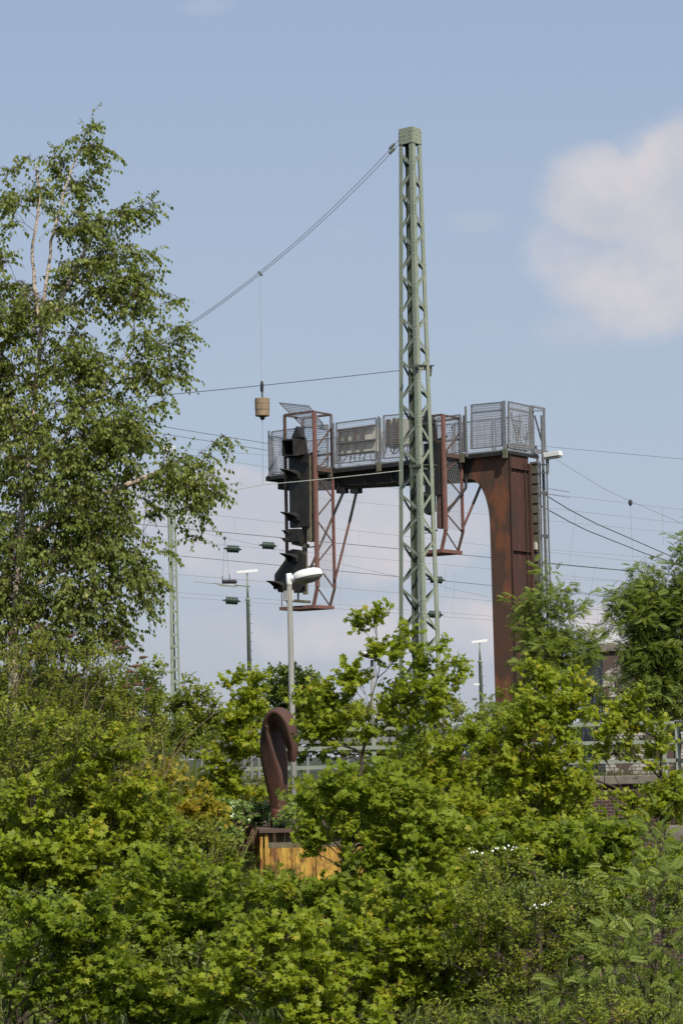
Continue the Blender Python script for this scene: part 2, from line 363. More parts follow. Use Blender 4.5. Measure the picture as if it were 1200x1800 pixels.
# lacing heights
ts = [0.0]; zt = tz_ - bz_
z = tz_ - .42; nodes = [(z - bz_) / zt]
while nodes[-1] > .03:
    f_ = 1 - nodes[-1]; z -= (.385 + .10 * f_); nodes.append((z - bz_) / zt)
nodes = [t for t in nodes if t > .01]
for i in range(4):
    a, b = crn[i], crn[(i + 1) % 4]; mb = MB(); bo = MB()
    inn = ((ctr[0] - (a[0] + b[0]) / 2).normalized())
    ph = (i in (1, 2, 3)) and (0 if i in (2, 3) else 1)
    for k in range(len(nodes) - 1):
        s_, e_ = (a, b) if (k + (0 if i in (0,) else 1 if i == 1 else (1 if i == 2 else 0))) % 2 == 0 else (b, a)
        if i in (2, 3): s_, e_ = e_, s_
        p = at(s_, nodes[k] - .004); q = at(e_, nodes[k + 1] + .004)
        ind = (e_[0] - s_[0]).normalized()
        p = p + ind * .045 + inn * .016; q = q - ind * .045 + inn * .016
        mb.bar(p, q, .05, .009, ind.cross(inn).normalized() if abs((q - p).normalized().dot(ind)) < .99 else Vector((0, 0, 1)))
        # gusset + rivets
        for r_, sg in ((p, 1), (q, -1)):
            for dz in (-.035, .035, .10):
                if i > 1: continue
                c0 = r_ - inn * .018 + Vector((0, 0, dz)) - ind * .012 * sg
                mb.lathe(c0, [(-.001, .011), (-.009, .008), (-.012, .003)], inn, 6)
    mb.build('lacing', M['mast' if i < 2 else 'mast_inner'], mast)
# cap plates
for i in range(4):
    a, b = crn[i], crn[(i + 1) % 4]; out = -((ctr[1] - (a[1] + b[1]) / 2).normalized()) * .012
    t0 = 1 - .30 / zt
    mb = MB().hexa([at(a, t0) + out * .2, at(b, t0) + out * .2, at(b, t0) + out, at(a, t0) + out, at(a, 1.0005) + out * .2, at(b, 1.0005) + out * .2, at(b, 1.0005) + out, at(a, 1.0005) + out])
    if i < 2:
        d = (b[1] - a[1])
        for u_ in (.12, .42, .88):
            for dz in (-.06, -.13, -.21, -.27):
                if u_ == .42 and dz in (-.06, -.27): continue
                mb.lathe(a[1] + d * u_ + Vector((0, 0, dz)) + out, [(0, .014), (.012, .012), (.016, .004)], out, 6)
    mb.build('cap_plate', M['mast'], mast)
mb = MB(); mb.prism([c_[1] + Vector((0, 0, .004)) for c_ in crn], (0, 0, .012)); mb.build('top_plate', M['mast'], mast)
for (x0, x1, y_) in ((730, 761, 642), (731, 766, 817)):
    p = P(x0, y_, YM - .36); q = P(x1, y_ + 1, YM + .1); mb = MB()
    mb.bar(p, q, .05, .02, (0, 1, 0)); mb.bar(p + Vector((0, 0, -.05)), q + Vector((-.03, 0, -.05)), .012, .08, (0, 1, 0))
    mb.bar(q + Vector((-.05, 0, .01)), q + Vector((-.05, 0, -.2)), .03, .03, (1, 0, 0))
    mb.bar(P(x0 - 12, y_ + 3, YM - .32), P(x0 + 8, y_ + 1, YM - .38), .05, .05, (0, 0, 1))
    mb.build('bracket', M['mast_dark'], mast)

# ------------------------------------------------------------------ wires
def sagline(p, q, n=14, sag=0.0):
    return [p.lerp(q, i / n) + Vector((0, 0, -sag * 4 * (i / n) * (1 - i / n))) for i in range(n + 1)]
def insulator(c, d, r, ln):
    d = Vector(d).normalized(); prof = [(-.72 * ln, .18 * r), (-.5 * ln, .25 * r)]
    for k in range(4):
        t = -.42 * ln + k * .24 * ln
        prof += [(t, .86 * r), (t + .04 * ln, r), (t + .13 * ln, r), (t + .17 * ln, .86 * r)]
    prof += [(.56 * ln, .25 * r), (.72 * ln, .15 * r)]
    return MB().lathe(c, prof, d, 14)

def wirething(name, pts, r, m, label, group=None, cat='cable'):
    c0 = pts[0]; return tag(MB().tube(pts, r, 5, cap=True).build(name, m, loc=tuple(c0)), label, cat, group)

# twin tension rope from mast top
jt = P(457, 480, 43.5)
for k, (dx, lab) in enumerate(((-1.5, 'upper of the twin steel ropes sloping from the green mast top down to the left'), (3.0, 'lower of the twin steel ropes sloping from the green mast top down to the left'))):
    a = P(702, 246 + dx * 1.2 + (3 if k else 0), YM - .1); b = P(457, 479 + dx, 43.5); c_ = P(338, 567 + dx * .9, 42.6); d_ = P(-60, 800 + dx, 40)
    t = thing('steel_rope', tuple(a), lab, 'cable')
    MB().tube(sagline(a, b, 16, .10) + sagline(b, c_, 8, .02)[1:] + sagline(c_, d_, 12, .06)[1:], .0062, 5).build('rope', M['wire'], t)
    mid = a.lerp(b, .055)
    insulator(mid + Vector((0, 0, -.005)), b - a, .03, .15).build('insulator', M['mast_dark'], t, smooth=True)
mb = MB(); mb.bar(jt + Vector((-.03, 0, .03)), jt + Vector((.04, 0, -.05)), .05, .03, (0, 1, 0)); 
wt = thing('hanging_counterweight', tuple(P(461, 716, 43.5)), 'round stack of three tan concrete discs hanging on a thin rope left of the signals', 'counterweight')
mb.build('clamp', M['mast_dark'], wt)
s0 = jt; s1 = P(459.5, 672, 43.5)
MB().tube([s0, s1], .005, 5).build('rope', M['wire_pale'], wt)
mb = MB(); mb.tube([P(460, 670, 43.5), P(460.5, 676, 43.5), P(460.2, 686, 43.5), P(460.8, 690, 43.5)], [.02, .032, .03, .014], 8); mb.tube([P(460.8, 688, 43.5), P(461, 702, 43.5)], .014, 8)
mb.build('hook', M['blacksteel'], wt, smooth=True)
axz = Vector((0, 0, 1)); cz = P(461, 716, 43.5)
hgt = 32 * 43.5 / F; rr = 13.2 * 43.5 / F
for k in range(3):
    z0 = -hgt / 2 + k * hgt / 3; h3 = hgt / 3
    r_ = rr * (.96 if k == 0 else 1.0)
    MB().lathe(cz, [(z0 + .002, r_ * .97), (z0 + .012, r_), (z0 + h3 - .008, r_), (z0 + h3 - .001, r_ * .975)], axz, 28).build('disc', M['weight'], wt)
MB().lathe(cz, [(-hgt / 2 - .07, .02), (-hgt / 2 - .06, .035), (-hgt / 2 - .02, .05), (-hgt / 2, .055)], axz, 10).build('hub', M['blacksteel'], wt)
MB().tube([P(461.2, 738, 43.5), P(462, 852, 43.5)], .004, 5).build('tail_rope', M['wire_thin'], wt)
wirething('stay_wire', sagline(P(704, 651, YM), P(-60, 724, 44), 14, .04), .007, M['wire'], 'thin dark wire running left from the upper bracket of the green mast')
wirething('stay_wire', sagline(P(706, 827, YM - .2), P(462, 852, 43.5), 10, .01) + sagline(P(462, 852, 43.5), P(368, 870, 43), 8)[1:] + [P(-60, 952, 42)], .0075, M['wire_pale'], 'pale wire crossing in front of the signal bridge and carrying the weight rope')

# overhead lines behind the bridge
def wpx(x0, y0, x1, y1, x, yl=78, yr=92):
    return P(x, y0 + (y1 - y0) * (x - x0) / (x1 - x0), yl + (yr - yl) * (x - 0) / 1200)
def line(t, x0, y0, x1, y1, r, m, xa=-60, xb=1300, name='wire', yl=78, yr=92):
    pts = [wpx(x0, y0, x1, y1, x, yl, yr) for x in np.linspace(xa, xb, 10)]
    if t is None: return pts
    MB().tube(pts, r, 4).build(name, m, t)
def ohl(label, wires, droppers, ins=(), yl=78, yr=92, grp=None):
    t = thing('overhead_line', tuple(wpx(*wires[0][:4], 600, yl, yr)), label, 'overhead wire', grp or 'overhead wires behind the signal bridge')
    for i, wv in enumerate(wires):
        line(t, *wv[:4], wv[4], wv[5], wv[6] if len(wv) > 6 else -60, wv[7] if len(wv) > 7 else 1300, 'contact_wire' if i else 'messenger_wire', yl, yr)
    for (xa, ya, xb, yb) in droppers:
        MB().tube([P(xa, ya, yl + (yr - yl) * xa / 1200), P(xb, yb, yl + (yr - yl) * xb / 1200)], .006, 4).build('dropper', M['wire_thin'], t)
    for (xa, ya, sl) in ins:
        Yq = yl + (yr - yl) * xa / 1200
        insulator(P(xa, ya, Yq), P(xa + 100, ya + sl * 100, Yq) - P(xa, ya, Yq), 6.8 * Yq / F, 22 * Yq / F).build('insulator', M['insul'], t, smooth=True)
W1, W2 = M['wire'], M['wire_thin']
ohl('upper pair of dark overhead wires reaching the left end of the signal bridge', [(250, 744, 467, 779, .011, W1, -60, 1000), (250, 757, 467, 791, .010, W1, -60, 1000)], [])
ohl('thin overhead wires just below the upper dark pair at the left', [(306, 787, 467, 800, .007, W2, -60, 480), (375, 806, 467, 821, .007, W2, -60, 700), (960, 785, 1200, 807, .008, W1, 900, 1300)], [])
ohl('overhead line with long droppers crossing behind the lower signal screens', [(362, 904, 860, 959, .007, W2), (260, 923, 860, 980, .0125, W1)], [(366, 871, 369, 931), (411, 912, 414, 934), (632, 934, 630, 957)], yl=80, yr=95)
ohl('overhead line with two green insulators left of the signal cage', [(345, 934, 496, 968, .007, W2, 200, 1000), (271, 973, 862, 1029, .0115, W1)], [(605, 963, 596, 1063), (727, 981, 731, 1060)], [(471, 959, .06)], 84, 99)
ohl('overhead line with a green insulator beside the small white yard lamp', [(310, 950, 860, 1000, .007, W2), (292, 1008, 862, 1056, .008, W2)], [(798, 1005, 797, 1082), (781, 1000, 785, 1048)], [(409, 965, .06), (766, 1019, .07)], 86, 101)
ohl('lowest overhead line with green insulator under the yard lamp cantilever', [(292, 1040, 862, 1083, .0075, W2), (292, 1048, 862, 1090, .0075, W2)], [(792, 1063, 793, 1077)], [(407, 1056, .06), (763, 1080, .07)], 90, 104)
ohl('thin overhead wires at the right above the ash trees', [(962, 868, 1200, 896, .007, W2, 900, 1300), (962, 893, 1200, 920, .007, W2, 900, 1300), (962, 915, 1200, 938, .006, W2, 500, 1300), (960, 966, 1140, 980, .006, W2, 900, 1300)], [(1107, 882, 1111, 980), (1163, 893, 1165, 955), (1012, 899, 999, 994)], yl=80, yr=95)
ohl('overhead wires between the ladder and the right ash tree', [(955, 990, 1127, 1006, .0125, W1, 900, 1300), (972, 1037, 1056, 1045, .010, W1, 900, 1300), (960, 1017, 1100, 1022, .006, W2, 900, 1300)], [(1046, 993, 1027, 1092), (1008, 1005, 1022, 1090), (1049, 1022, 1049, 1098)], yl=84, yr=99)
ohl('lowest overhead wires between the two ash trees', [(1000, 1067, 1070, 1073, .007, W2, 900, 1300), (1000, 1083, 1070, 1093, .008, W2, 900, 1300), (1000, 1093, 1070, 1101, .008, W2, 900, 1300), (1000, 1110, 1075, 1104, .006, W2, 900, 1300)], [], yl=88, yr=104)
for k, (pp, lab) in enumerate((([(951, 866), (1000, 896), (1046, 920), (1172, 975), (1330, 1032)], 'upper of two dark cables sagging right from the bridge ladder'),
                              ([(948, 888), (1000, 917), (1030, 932), (1133, 973), (1330, 1036)], 'lower of two dark cables sagging right from the bridge ladder'))):
    wirething('sagging_cable', [P(x, y, 56.2 + (x - 951) * .05) for x, y in pp], .0125, M['wire'], lab)
ow = thing('anchor_wire', tuple(P(1107, 881, 70)), 'faint thin wire sloping down right from under the lamp box, with a clamp on it', 'cable')
MB().tube([P(x, y, 70) for x, y in ((965, 800), (1000, 822), (1060, 859), (1107, 881), (1200, 921), (1330, 975))], .008, 4).build('wire', M['wire_thin'], ow)
MB().lathe(P(1107, 883, 70), [(-.1, .03), (-.04, .06), (.04, .06), (.08, .03)], (0, 0, 1), 8).build('clamp', M['wire'], ow)

# cantilever arm with suspended insulators near the yard lamp
ca = thing('suspended_switch', tuple(P(403, 1026, 96)), 'line switch hung on thin wires beside the small left yard lamp', 'line switch')
mb = MB(); mb.tube([P(341, 1022, 96), P(375, 1026, 96)], .012, 5); mb.bar(P(375, 1025, 96), P(415, 1032, 96), .05, .05, (0, 1, 0)); mb.bar(P(385, 1029, 96), P(418, 1031, 96), .04, .05, (0, 1, 0)); mb.tube([P(412, 1028, 96), P(440, 1031, 96)], .03, 6)
mb.build('arm', M['lattice_far'], ca)
mb = MB()
for x_ in (395, 401, 407, 412): mb.lathe(P(x_, 1022.5, 96), [(-.1, .05), (-.04, .09), (.05, .08), (.1, .05)], (1, 0, -.1), 8)
mb.build('contact_block', M['blacksteel'], ca)
mb = MB()
for (a, b, c_, d_) in ((395, 948, 391, 1018), (395, 948, 404, 1018)): mb.tube([P(a, b, 96), P(c_, d_, 96)], .007, 4)
mb.tube([P(391, 1012, 96), P(391, 1026, 96)], .02, 5); mb.tube([P(403, 1010, 96), P(404, 1022, 96)], .02, 5)
mb.lathe(P(395, 946, 96), [(-.07, .03), (-.03, .06), (.03, .06), (.07, .03)], (0, 0, 1), 8)
mb.build('hanger_wire', M['wire'], ca)

# ------------------------------------------------------------------ signal bridge
O = P(888, 787, 55.0)
u = Vector((-.807, .594, 0)).normalized(); v = Vector((-.594, -.807, 0)).normalized()
def G(a, b, z): return Vector((O.x, O.y, 0)) + u * a + v * b + Vector((0, 0, z))
def GP(px, py, b=0.0):
    d = ray(px, py); t = (b - (CAM - Vector((O.x, O.y, CAM.z))).dot(v)) / d.dot(v)
    return CAM + d * t
def loc_(p): q = p - Vector((O.x, O.y, 0)); return q.dot(u), q.dot(v), p.z
def GA(px, py, a=0.0):
    d = ray(px, py); t = (a - (CAM - Vector((O.x, O.y, CAM.z))).dot(u)) / d.dot(u)
    return CAM + d * t
DZ = O.z
gan = thing('signal_bridge', tuple(G(.3, -.6, 3.55)), 'rusty one-legged railway signal bridge with mesh-fenced walkway and curved haunch', 'signal bridge')
B0 = -.13; B1 = -.93
A0 = loc_(GP(894.5, 830, B0))[0]; A1 = loc_(GP(861, 940, B0))[0]
zb_r = loc_(GP(815, 843, B0))[2]; zb_l = loc_(GP(500, 859, B0))[2]; AL = loc_(GP(488, 858, B0))[0]
# column with haunch (column widens slightly downwards in taper)
zf = loc_(GP(861, 925, B0))[2]; aF = loc_(GP(824, 845, B0))[0]
poly = [(A0, 3.2), (A0, DZ - .07), (aF - .22, DZ - .07), (aF + .05, zb_r)]
n_ = 14
for i in range(n_ + 1):
    th = math.pi / 2 * i / n_
    poly.append((A1 + (aF - A1) * (1 - math.sin(th)), zf + (zb_r - zf) * math.cos(th)))
poly.append((A1 - .03, 3.2))
cw = MB().prism([G(a, B0, z) for a, z in poly], v * (B1 - B0)).build('column', M['rust'], gan)
# end face skin, ribs
es = MB()
es.hexa([G(A0 - .02, B0 + .01, 3.2), G(A0 - .02, B1 - .01, 3.2), G(A0 - .002, B1 - .01, 3.2), G(A0 - .002, B0 + .01, 3.2), G(A0 - .02, B0 + .01, DZ - .08), G(A0 - .02, B1 - .01, DZ - .08), G(A0 - .002, B1 - .01, DZ - .08), G(A0 - .002, B0 + .01, DZ - .08)])
ep = es.build('end_plate', M['rust_end'], gan)
mb = MB(); bb = loc_(GA(921, 900, A0))[1]
mb.bar(G(A0 - .04, bb, 3.3), G(A0 - .04, bb, DZ - .30), .03, .05, v)
mb.bar(G(A0 - .035, B0 + .01, 3.3), G(A0 - .035, B0 + .01, DZ - .08), .02, .03, v)
mb.bar(G(A0 - .05, B1 - .0, 3.3), G(A0 - .05, B1 - .0, DZ - .3), .10, .07, v)
for y_ in (824, 968):
    z_ = GA(905, y_, A0).z
    mb.bar(G(A0 - .05, B0, z_), G(A0 - .05, B1 + .05, z_), .022, .06, (0, 0, 1))
mb.build('stiffener', M['rust_end'], gan)
# beam
bp = [(aF + .052, zb_r), (aF - .218, DZ - .075), (AL, DZ - .075), (AL, zb_l), (AL - 2.2, zb_l * .6 + zb_r * .4)]  # slanted end of the dark colour paints in a cast-shadow edge
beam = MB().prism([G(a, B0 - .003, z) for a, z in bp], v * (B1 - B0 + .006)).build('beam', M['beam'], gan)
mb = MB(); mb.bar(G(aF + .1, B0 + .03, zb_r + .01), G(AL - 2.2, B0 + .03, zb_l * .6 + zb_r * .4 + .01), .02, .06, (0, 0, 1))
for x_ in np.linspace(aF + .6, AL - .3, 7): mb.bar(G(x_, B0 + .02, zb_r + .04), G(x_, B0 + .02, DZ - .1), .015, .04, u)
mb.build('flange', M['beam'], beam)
AD = loc_(GP(470, 835, 0))[0]
# deck
mb = MB()
def lbox(mb, a0, a1, b0, b1, z0, z1): mb.hexa([G(a0, b0, z0), G(a1, b0, z0), G(a1, b1, z0), G(a0, b1, z0), G(a0, b0, z1), G(a1, b0, z1), G(a1, b1, z1), G(a0, b1, z1)])
lbox(mb, -.05, AD, -1.35, 0.0, DZ - .065, DZ - .03)
mb.build('walkway', M['galv'], gan)
mb = MB(); lbox(mb, .02, AD + .02, -.05, .004, DZ - .16, DZ - .068); lbox(mb, AD - .06, AD + .05, -1.35, .01, DZ - .18, DZ - .07)
lbox(mb, -.06, .0, -1.36, .0, DZ - .14, DZ - .068); mb.build('walkway_edge_beam', M['blacksteel'], gan)
for px_ in (666, 812, 888, 580):
    mb = MB(); a_ = loc_(GP(px_, 790, 0))[0]; lbox(mb, a_ - .06, a_ + .06, 0.006, .05, DZ - .24, DZ - .02); mb.build('post_shoe', M['olive'], gan)
zbl = loc_(GP(505, 860, 0))[2]
for px_ in (603, 627):
    a_ = loc_(GP(px_ - 5, 866, B0))[0]; mb = MB(); zq = GP(px_, 859, B0).z; lbox(mb, a_ - .11, a_ + .11, B0 - .2, B0 + .02, zq - .10, zq + .03); mb.build('hanger_block', M['blacksteel'], gan)

# railings: frame + wire mesh
def panel(c00, c10, c11, c01, parent, fw=.035, cell=.055, midbar=None, frame_m='galv', wire=.0105):
    fr = MB(); n = (c10 - c00).cross(c01 - c00).normalized()
    for p, q in ((c00, c10), (c10, c11), (c11, c01), (c01, c00)):
        fr.bar(p, q, fw, fw * .8, n)
    if midbar: fr.bar(c00.lerp(c01, midbar), c10.lerp(c11, midbar), fw * .8, fw * .7, n)
    f_ = fr.build('mesh_panel', M[frame_m], parent)
    wm = MB(); wdt = (c10 - c00).length; hg = (c01 - c00).length
    for i in range(1, int(wdt / cell)):
        t = i / int(wdt / cell); wm.bar(c00.lerp(c10, t), c01.lerp(c11, t), wire, wire, n)
    for i in range(1, int(hg / cell)):
        t = i / int(hg / cell); wm.bar(c00.lerp(c01, t) + n * .004, c10.lerp(c11, t) + n * .004, wire, wire, n)
    wm.build('wire_mesh', M['wiremesh'], f_)
    return f_
def gpanel(x0, yb0, yt0, x1, yb1, yt1, b=0.0, **k):
    return panel(GP(x0, yb0, b), GP(x1, yb1, b), GP(x1, yt1, b), GP(x0, yt0, b), gan, **k)
gpanel(828, 789, 712, 882, 784, 707, midbar=.82, cell=.05, wire=.015)
gpanel(768, 800, 735, 808, 795, 729)
gpanel(814, 794, 731, 818, 793.5, 731, cell=.03)
gpanel(674, 806, 731, 722, 803, 727, wire=.0055)
gpanel(725, 803, 727, 764, 800, 731)
gpanel(591, 815, 744, 661, 808, 735, midbar=.5, wire=.0055)
gpanel(478, 831, 759, 530, 826, 752)
gpanel(533, 826, 752, 576, 820, 747)
# end side (a=0 plane)
def apanel(x0, yb0, yt0, x1, yb1, yt1, a=-.03, **k):
    return panel(GA(x0, yb0, a), GA(x1, yb1, a), GA(x1, yt1, a), GA(x0, yt0, a), gan, **k)
apanel(893, 786, 706, 931, 792, 714)
apanel(936, 790, 714, 956, 795, 719, cell=.4)
# back side panels
for a0 in np.arange(.05, AD - .9, 1.15):
    panel(G(a0, -1.33, DZ - .01), G(a0 + 1.08, -1.33, DZ - .01), G(a0 + 1.08, -1.33, DZ + .92), G(a0, -1.33, DZ + .92), gan, cell=.07)
panel(G(AD - .05, -.05, DZ), G(AD - .05, -1.3, DZ), G(AD - .05, -1.3, DZ + .95), G(AD - .05, -.05, DZ + .95), gan, cell=.06)
for (x_, yb, yt) in ((888, 790, 704), (885.5, 790, 705), (820, 803, 714), (667, 815, 732), (669, 808, 734), (587, 822, 743), (474, 838, 757), (764.5, 802, 729), (810, 798, 729)):
    p = GP(x_, yb, .02); q = GP(x_, yt, .02); q = Vector((p.x, p.y, q.z)); MB().bar(p, q, .045, .04, u).build('railing_post', M['galv'], gan)
for (x_, yb, yt) in ((934, 796, 714), (957.5, 800, 718), (915, 795, 728), (908, 795, 745)):
    p = GA(x_, yb, -.05 if x_ > 930 else .25); q = GA(x_, yt, -.05 if x_ > 930 else .25); q = Vector((p.x, p.y, q.z)); MB().bar(p, q, .04, .035, v).build('railing_post', M['galv'], gan)
mb = MB()
mb.bar(GA(893, 718, -.03), GA(934, 726, -.03), .05, .02, (0, 0, 1)); mb.bar(GA(897, 725, .0), GA(911, 790, .0), .04, .03, v); mb.bar(GA(939, 730, -.05), GA(956, 792, -.05), .035, .03, v)
mb.bar(GA(934, 714, -.05), GA(957, 719, -.05), .05, .03, (0, 0, 1)); mb.bar(GA(934, 722, -.05), GA(957, 722, -.05), .03, .03, (0, 0, 1))
mb.bar(GA(937, 792, -.08), GA(962, 796, -.08), .09, .05, (0, 0, 1))
mb.build('gate_brace', M['galv'], gan)
mb = MB()
for (xa, ya, xb, yb) in ((909, 752, 908, 772), (934, 752, 922, 772)): mb.tube([GA(xa, ya, .35), GA(xb, yb, .35)], .05, 8)
mb.tube([GA(908, 740, .35), GA(908, 790, .35)], .018, 6); mb.tube([GA(936, 748, .35), GA(918, 790, .35)], .018, 6)
mb.bar(GA(900, 740, .35), GA(916, 741, .35), .05, .05, (0, 0, 1)); mb.bar(GA(899, 783, .35), GA(934, 789, .35), .10, .3, (0, 0, 1))
mb.build('cable_gear', M['brownsteel'], gan)
# ladder behind the column
lb = -1.18
lad = MB()
def vbar(px_, y0, y1, w_, t_, mb, b=lb, a=None):
    p = GP(px_, y0, b); q = GP(px_, y1, b); mb.bar(Vector((p.x, p.y, q.z)), Vector((p.x, p.y, p.z)), w_, t_, u); return p
mb = MB(); vbar(936.5, 812, 1330, .15, .05, mb); mb.build('cable_duct', M['olive'], gan)
duct = gan
mb = MB(); vbar(944, 806, 1330, .055, .05, mb); mb.build('ladder_rail', M['galv'], gan)
mb = MB(); vbar(951.5, 730, 1330, .055, .05, mb, b=lb - .25); mb.build('ladder_rail', M['galv'], gan)
mb = MB(); vbar(959.5, 795, 1330, .03, .03, mb); mb.build('ladder_rail', M['galv'], gan)
mb = MB(); mb.bar(GP(948, 812, lb - .1), GP(953, 1040, lb - .1), .03, .02, u); mb.build('cable_conduit', M['brownsteel'], gan)
for y_ in np.arange(815, 1330, 17.3):
    mb = MB(); mb.tube([GP(932, y_ + 1, lb + .03), GP(945, y_, lb + .03)], .012, 6); mb.build('rung', M['blacksteel'], gan)
for y_ in (866, 941, 1016, 1091, 1166):
    mb = MB(); mb.bar(GP(941, y_, lb), GP(962, y_ + 1.5, lb), .07, .03, (0, 0, 1)); mb.bar(GP(941, y_ - 1, lb - .25), GP(962, y_ + 4, lb - .02), .04, .03, (0, 0, 1)); mb.build('ladder_hoop', M['galv'], gan)
mb = MB(); mb.bar(GP(945, 817, lb), GP(962, 817, lb), .03, .03, (0, 0, 1)); mb.bar(GP(945, 831, lb), GP(962, 831, lb), .03, .03, (0, 0, 1)); mb.bar(GP(962, 800, lb), GP(962, 833, lb), .05, .04, u); mb.build('ladder_guard', M['galv'], gan)
mb = MB(); mb.bar(GP(938, 953, lb + .05), GP(938, 966, lb + .05), .16, .12, u); mb.build('junction_box', M['boxwhite'], gan)
lm = thing('floodlight', tuple(GP(970, 798, lb)), 'long pale rectangular floodlight sticking out right from the top of the ladder', 'floodlight')
mb = MB(); mb.bar(GP(957, 801, lb), GP(985, 796.5, lb), .115, .16, (0, 0, 1)); mb.build('housing', M['white'], lm, bevel=.01)
mb = MB(); mb.bar(GP(958, 807, lb), GP(984, 803, lb), .03, .13, (0, 0, 1)); mb.build('lens', M['diffuser'], lm)

# inspection cages + signals -------------------------------------------------
def chain(parent, c00, c10, c11, c01, cell=.075):
    wm = MB(); U_ = (c10 - c00); V_ = (c01 - c00); wl = U_.length; hl = V_.length; n = U_.cross(V_).normalized()
    k = 1.7
    for sgn in (1, -1):
        s = -hl / k
        while s < wl + hl / k:
            # line x = s + sgn*y/k
            pts = []
            for y in (0, hl):
                pts.append((s + sgn * y / k, y))
            (xa, ya), (xb, yb) = pts
            def clip(xa, ya, xb, yb):
                if xa == xb: return None
                t0, t1 = 0, 1
                for e0, lim, low in ((xa, 0, True), (xa, wl, False)):
                    d = xb - xa; t = (lim - xa) / d
                    if (d > 0) == low: t0 = max(t0, t)
                    else: t1 = min(t1, t)
                if t0 >= t1: return None
                return (xa + (xb - xa) * t0, ya + (yb - ya) * t0, xa + (xb - xa) * t1, ya + (yb - ya) * t1)
            r_ = clip(xa, ya, xb, yb)
            if r_:
                f = lambda x, y: c00 + U_ * (x / wl) + V_ * (y / hl)
                wm.bar(f(r_[0], r_[1]), f(r_[2], r_[3]), .004, .004, n)
            s += cell
    return wm.build('chain_link_mesh', M['wiremesh'], parent)

def cage(xl, xn, xr, yt, ybend, ybot, dxb, b_near, label):
    """xl,xn = left and near posts (plane b_near), xr = right post at b≈0"""
    t = thing('inspection_cage', tuple(GP(xn, ybot, b_near)), label, 'cage')
    Nn = GP(xn, yt, b_near); nb = GP(xn + 9.5 * (ybend - yt) / 310, ybend, b_near)
    an = loc_(Nn)[0]; al = loc_(GP(xl, yt, b_near))[0]
    zt = Nn.z; zbend = nb.z; zbot = GP(xn, ybot, b_near).z
    br = loc_(GA(xr, yt, an))[1]
    g = lambda a, b, z: G(a, b, z)
    MB().bar(g(an, b_near, zbend), g(an, b_near, zt), .11, .06, v).build('post', M['redsteel'], t)
    MB().bar(g(an, br, zbend), g(an, br, zt - .35), .055, .06, v).build('post', M['redsteel'], t)
    MB().bar(g(an, br + .005, zt - .36), g(an, br + .005, zt), .06, .055, v).build('post', M['galv'], t)
    MB().bar(g(al, b_near, zbot + .1), g(al, b_near, zt), .065, .055, v).build('post', M['brownsteel'], t)
    MB().bar(g(al - .02, br, DZ - .4), g(al - .02, br, zt), .07, .055, v).build('post', M['redsteel'], t)
    mb = MB()
    mb.bar(g(an, b_near, zt), g(al, b_near, zt), .05, .05, (0, 0, 1)); mb.bar(g(an, br, zt - .01), g(al, br, zt - .01), .05, .05, (0, 0, 1))
    mb.bar(g(an, b_near, zt - .01), g(an, br, zt - .01), .04, .04, (0, 0, 1)); mb.bar(g(al, b_near, zt - .01), g(al, br, zt - .01), .04, .04, (0, 0, 1))
    mb.build('top_frame', M['brownsteel'], t)
    # bent lower legs
    dn = .14; 
    MB().bar(g(an, b_near, zbend), g(an + dn, b_near - .02, zbot), .085, .05, v).build('lower_leg', M['redsteel'], t)
    MB().bar(g(an, br, zbend), g(an + dn, br + .02, zbot), .05, .05, v).build('lower_leg', M['brownsteel'], t)
    # diagonals in the side plane
    mb = MB(); hseg = (zt - zbend); n_seg = 7 if hseg > 3.6 else 5
    zs = np.linspace(zt - .95, zbend, n_seg)
    for k in range(n_seg - 1):
        b0_, b1_ = (br, b_near) if k % 2 == 0 else (b_near, br)
        mb.bar(g(an + .02, b0_, zs[k]), g(an + .02, b1_, zs[k + 1]), .035, .015, (0, 0, 1))
    mb.bar(g(an + .02, b_near, zbend), g(an + dn, br, zbot), .03, .02, (0, 0, 1))
    mb.bar(g(an + .02, br, zt - .35), g(an + .02, b_near, zt - .95), .04, .015, (0, 0, 1))
    mb.build('cross_brace', M['brownsteel'], t)
    mb = MB()
    for z_ in (DZ + .33, DZ - .02): mb.bar(g(an - .02, b_near - .1, z_), g(al, br + .02, z_), .05, .04, (0, 0, 1))
    mb.bar(g(an - .03, br - .02, DZ + .33), g(al, br - .02, DZ + .33), .055, .04, (0, 0, 1)); mb.build('guard_bar', M['blacksteel'], t)
    mb = MB(); mb.bar(g(an - .25, br + .03, DZ - .1), g(al + .05, br + .03, DZ - .1), .13, .05, (0, 0, 1)); mb.bar(g(an - .02, br - .02, DZ - .1), g(an - .02, b_near, DZ - .1), .10, .04, (0, 0, 1))
    mb.build('mounting_beam', M['brownsteel'], t)
    chain(t, g(an + .03, b_near - .04, zbend + .03), g(an + .03, br + .03, zbend + .03), g(an + .03, br + .03, DZ - .35 if hseg > 3.6 else DZ + .4), g(an + .03, b_near - .04, DZ - .35 if hseg > 3.6 else DZ + .4))
    # bottom platform
    mb = MB(); a2 = al + .22
    mb.prism([g(an + dn - .08, b_near + .06, zbot - .07), g(a2, b_near + .06, zbot - .07), g(a2, br - .05, zbot - .07), g(an + dn - .08, br - .05, zbot - .07)], (0, 0, .08))
    mb.build('platform', M['redsteel'], t)
    mb = MB()
    hp = [g(a2 - .05, b_near + .02, zbot), g(a2 - .05, b_near + .02, zbot + .36), g(a2 - .09, b_near + .02, zbot + .41), g(an + .3, b_near + .02, zbot + .42)]
    mb.tube(hp, .011, 6); mb.build('handrail', M['brownsteel'], t)
    return t, dict(an=an, al=al, br=br, zt=zt, zbend=zbend, zbot=zbot)

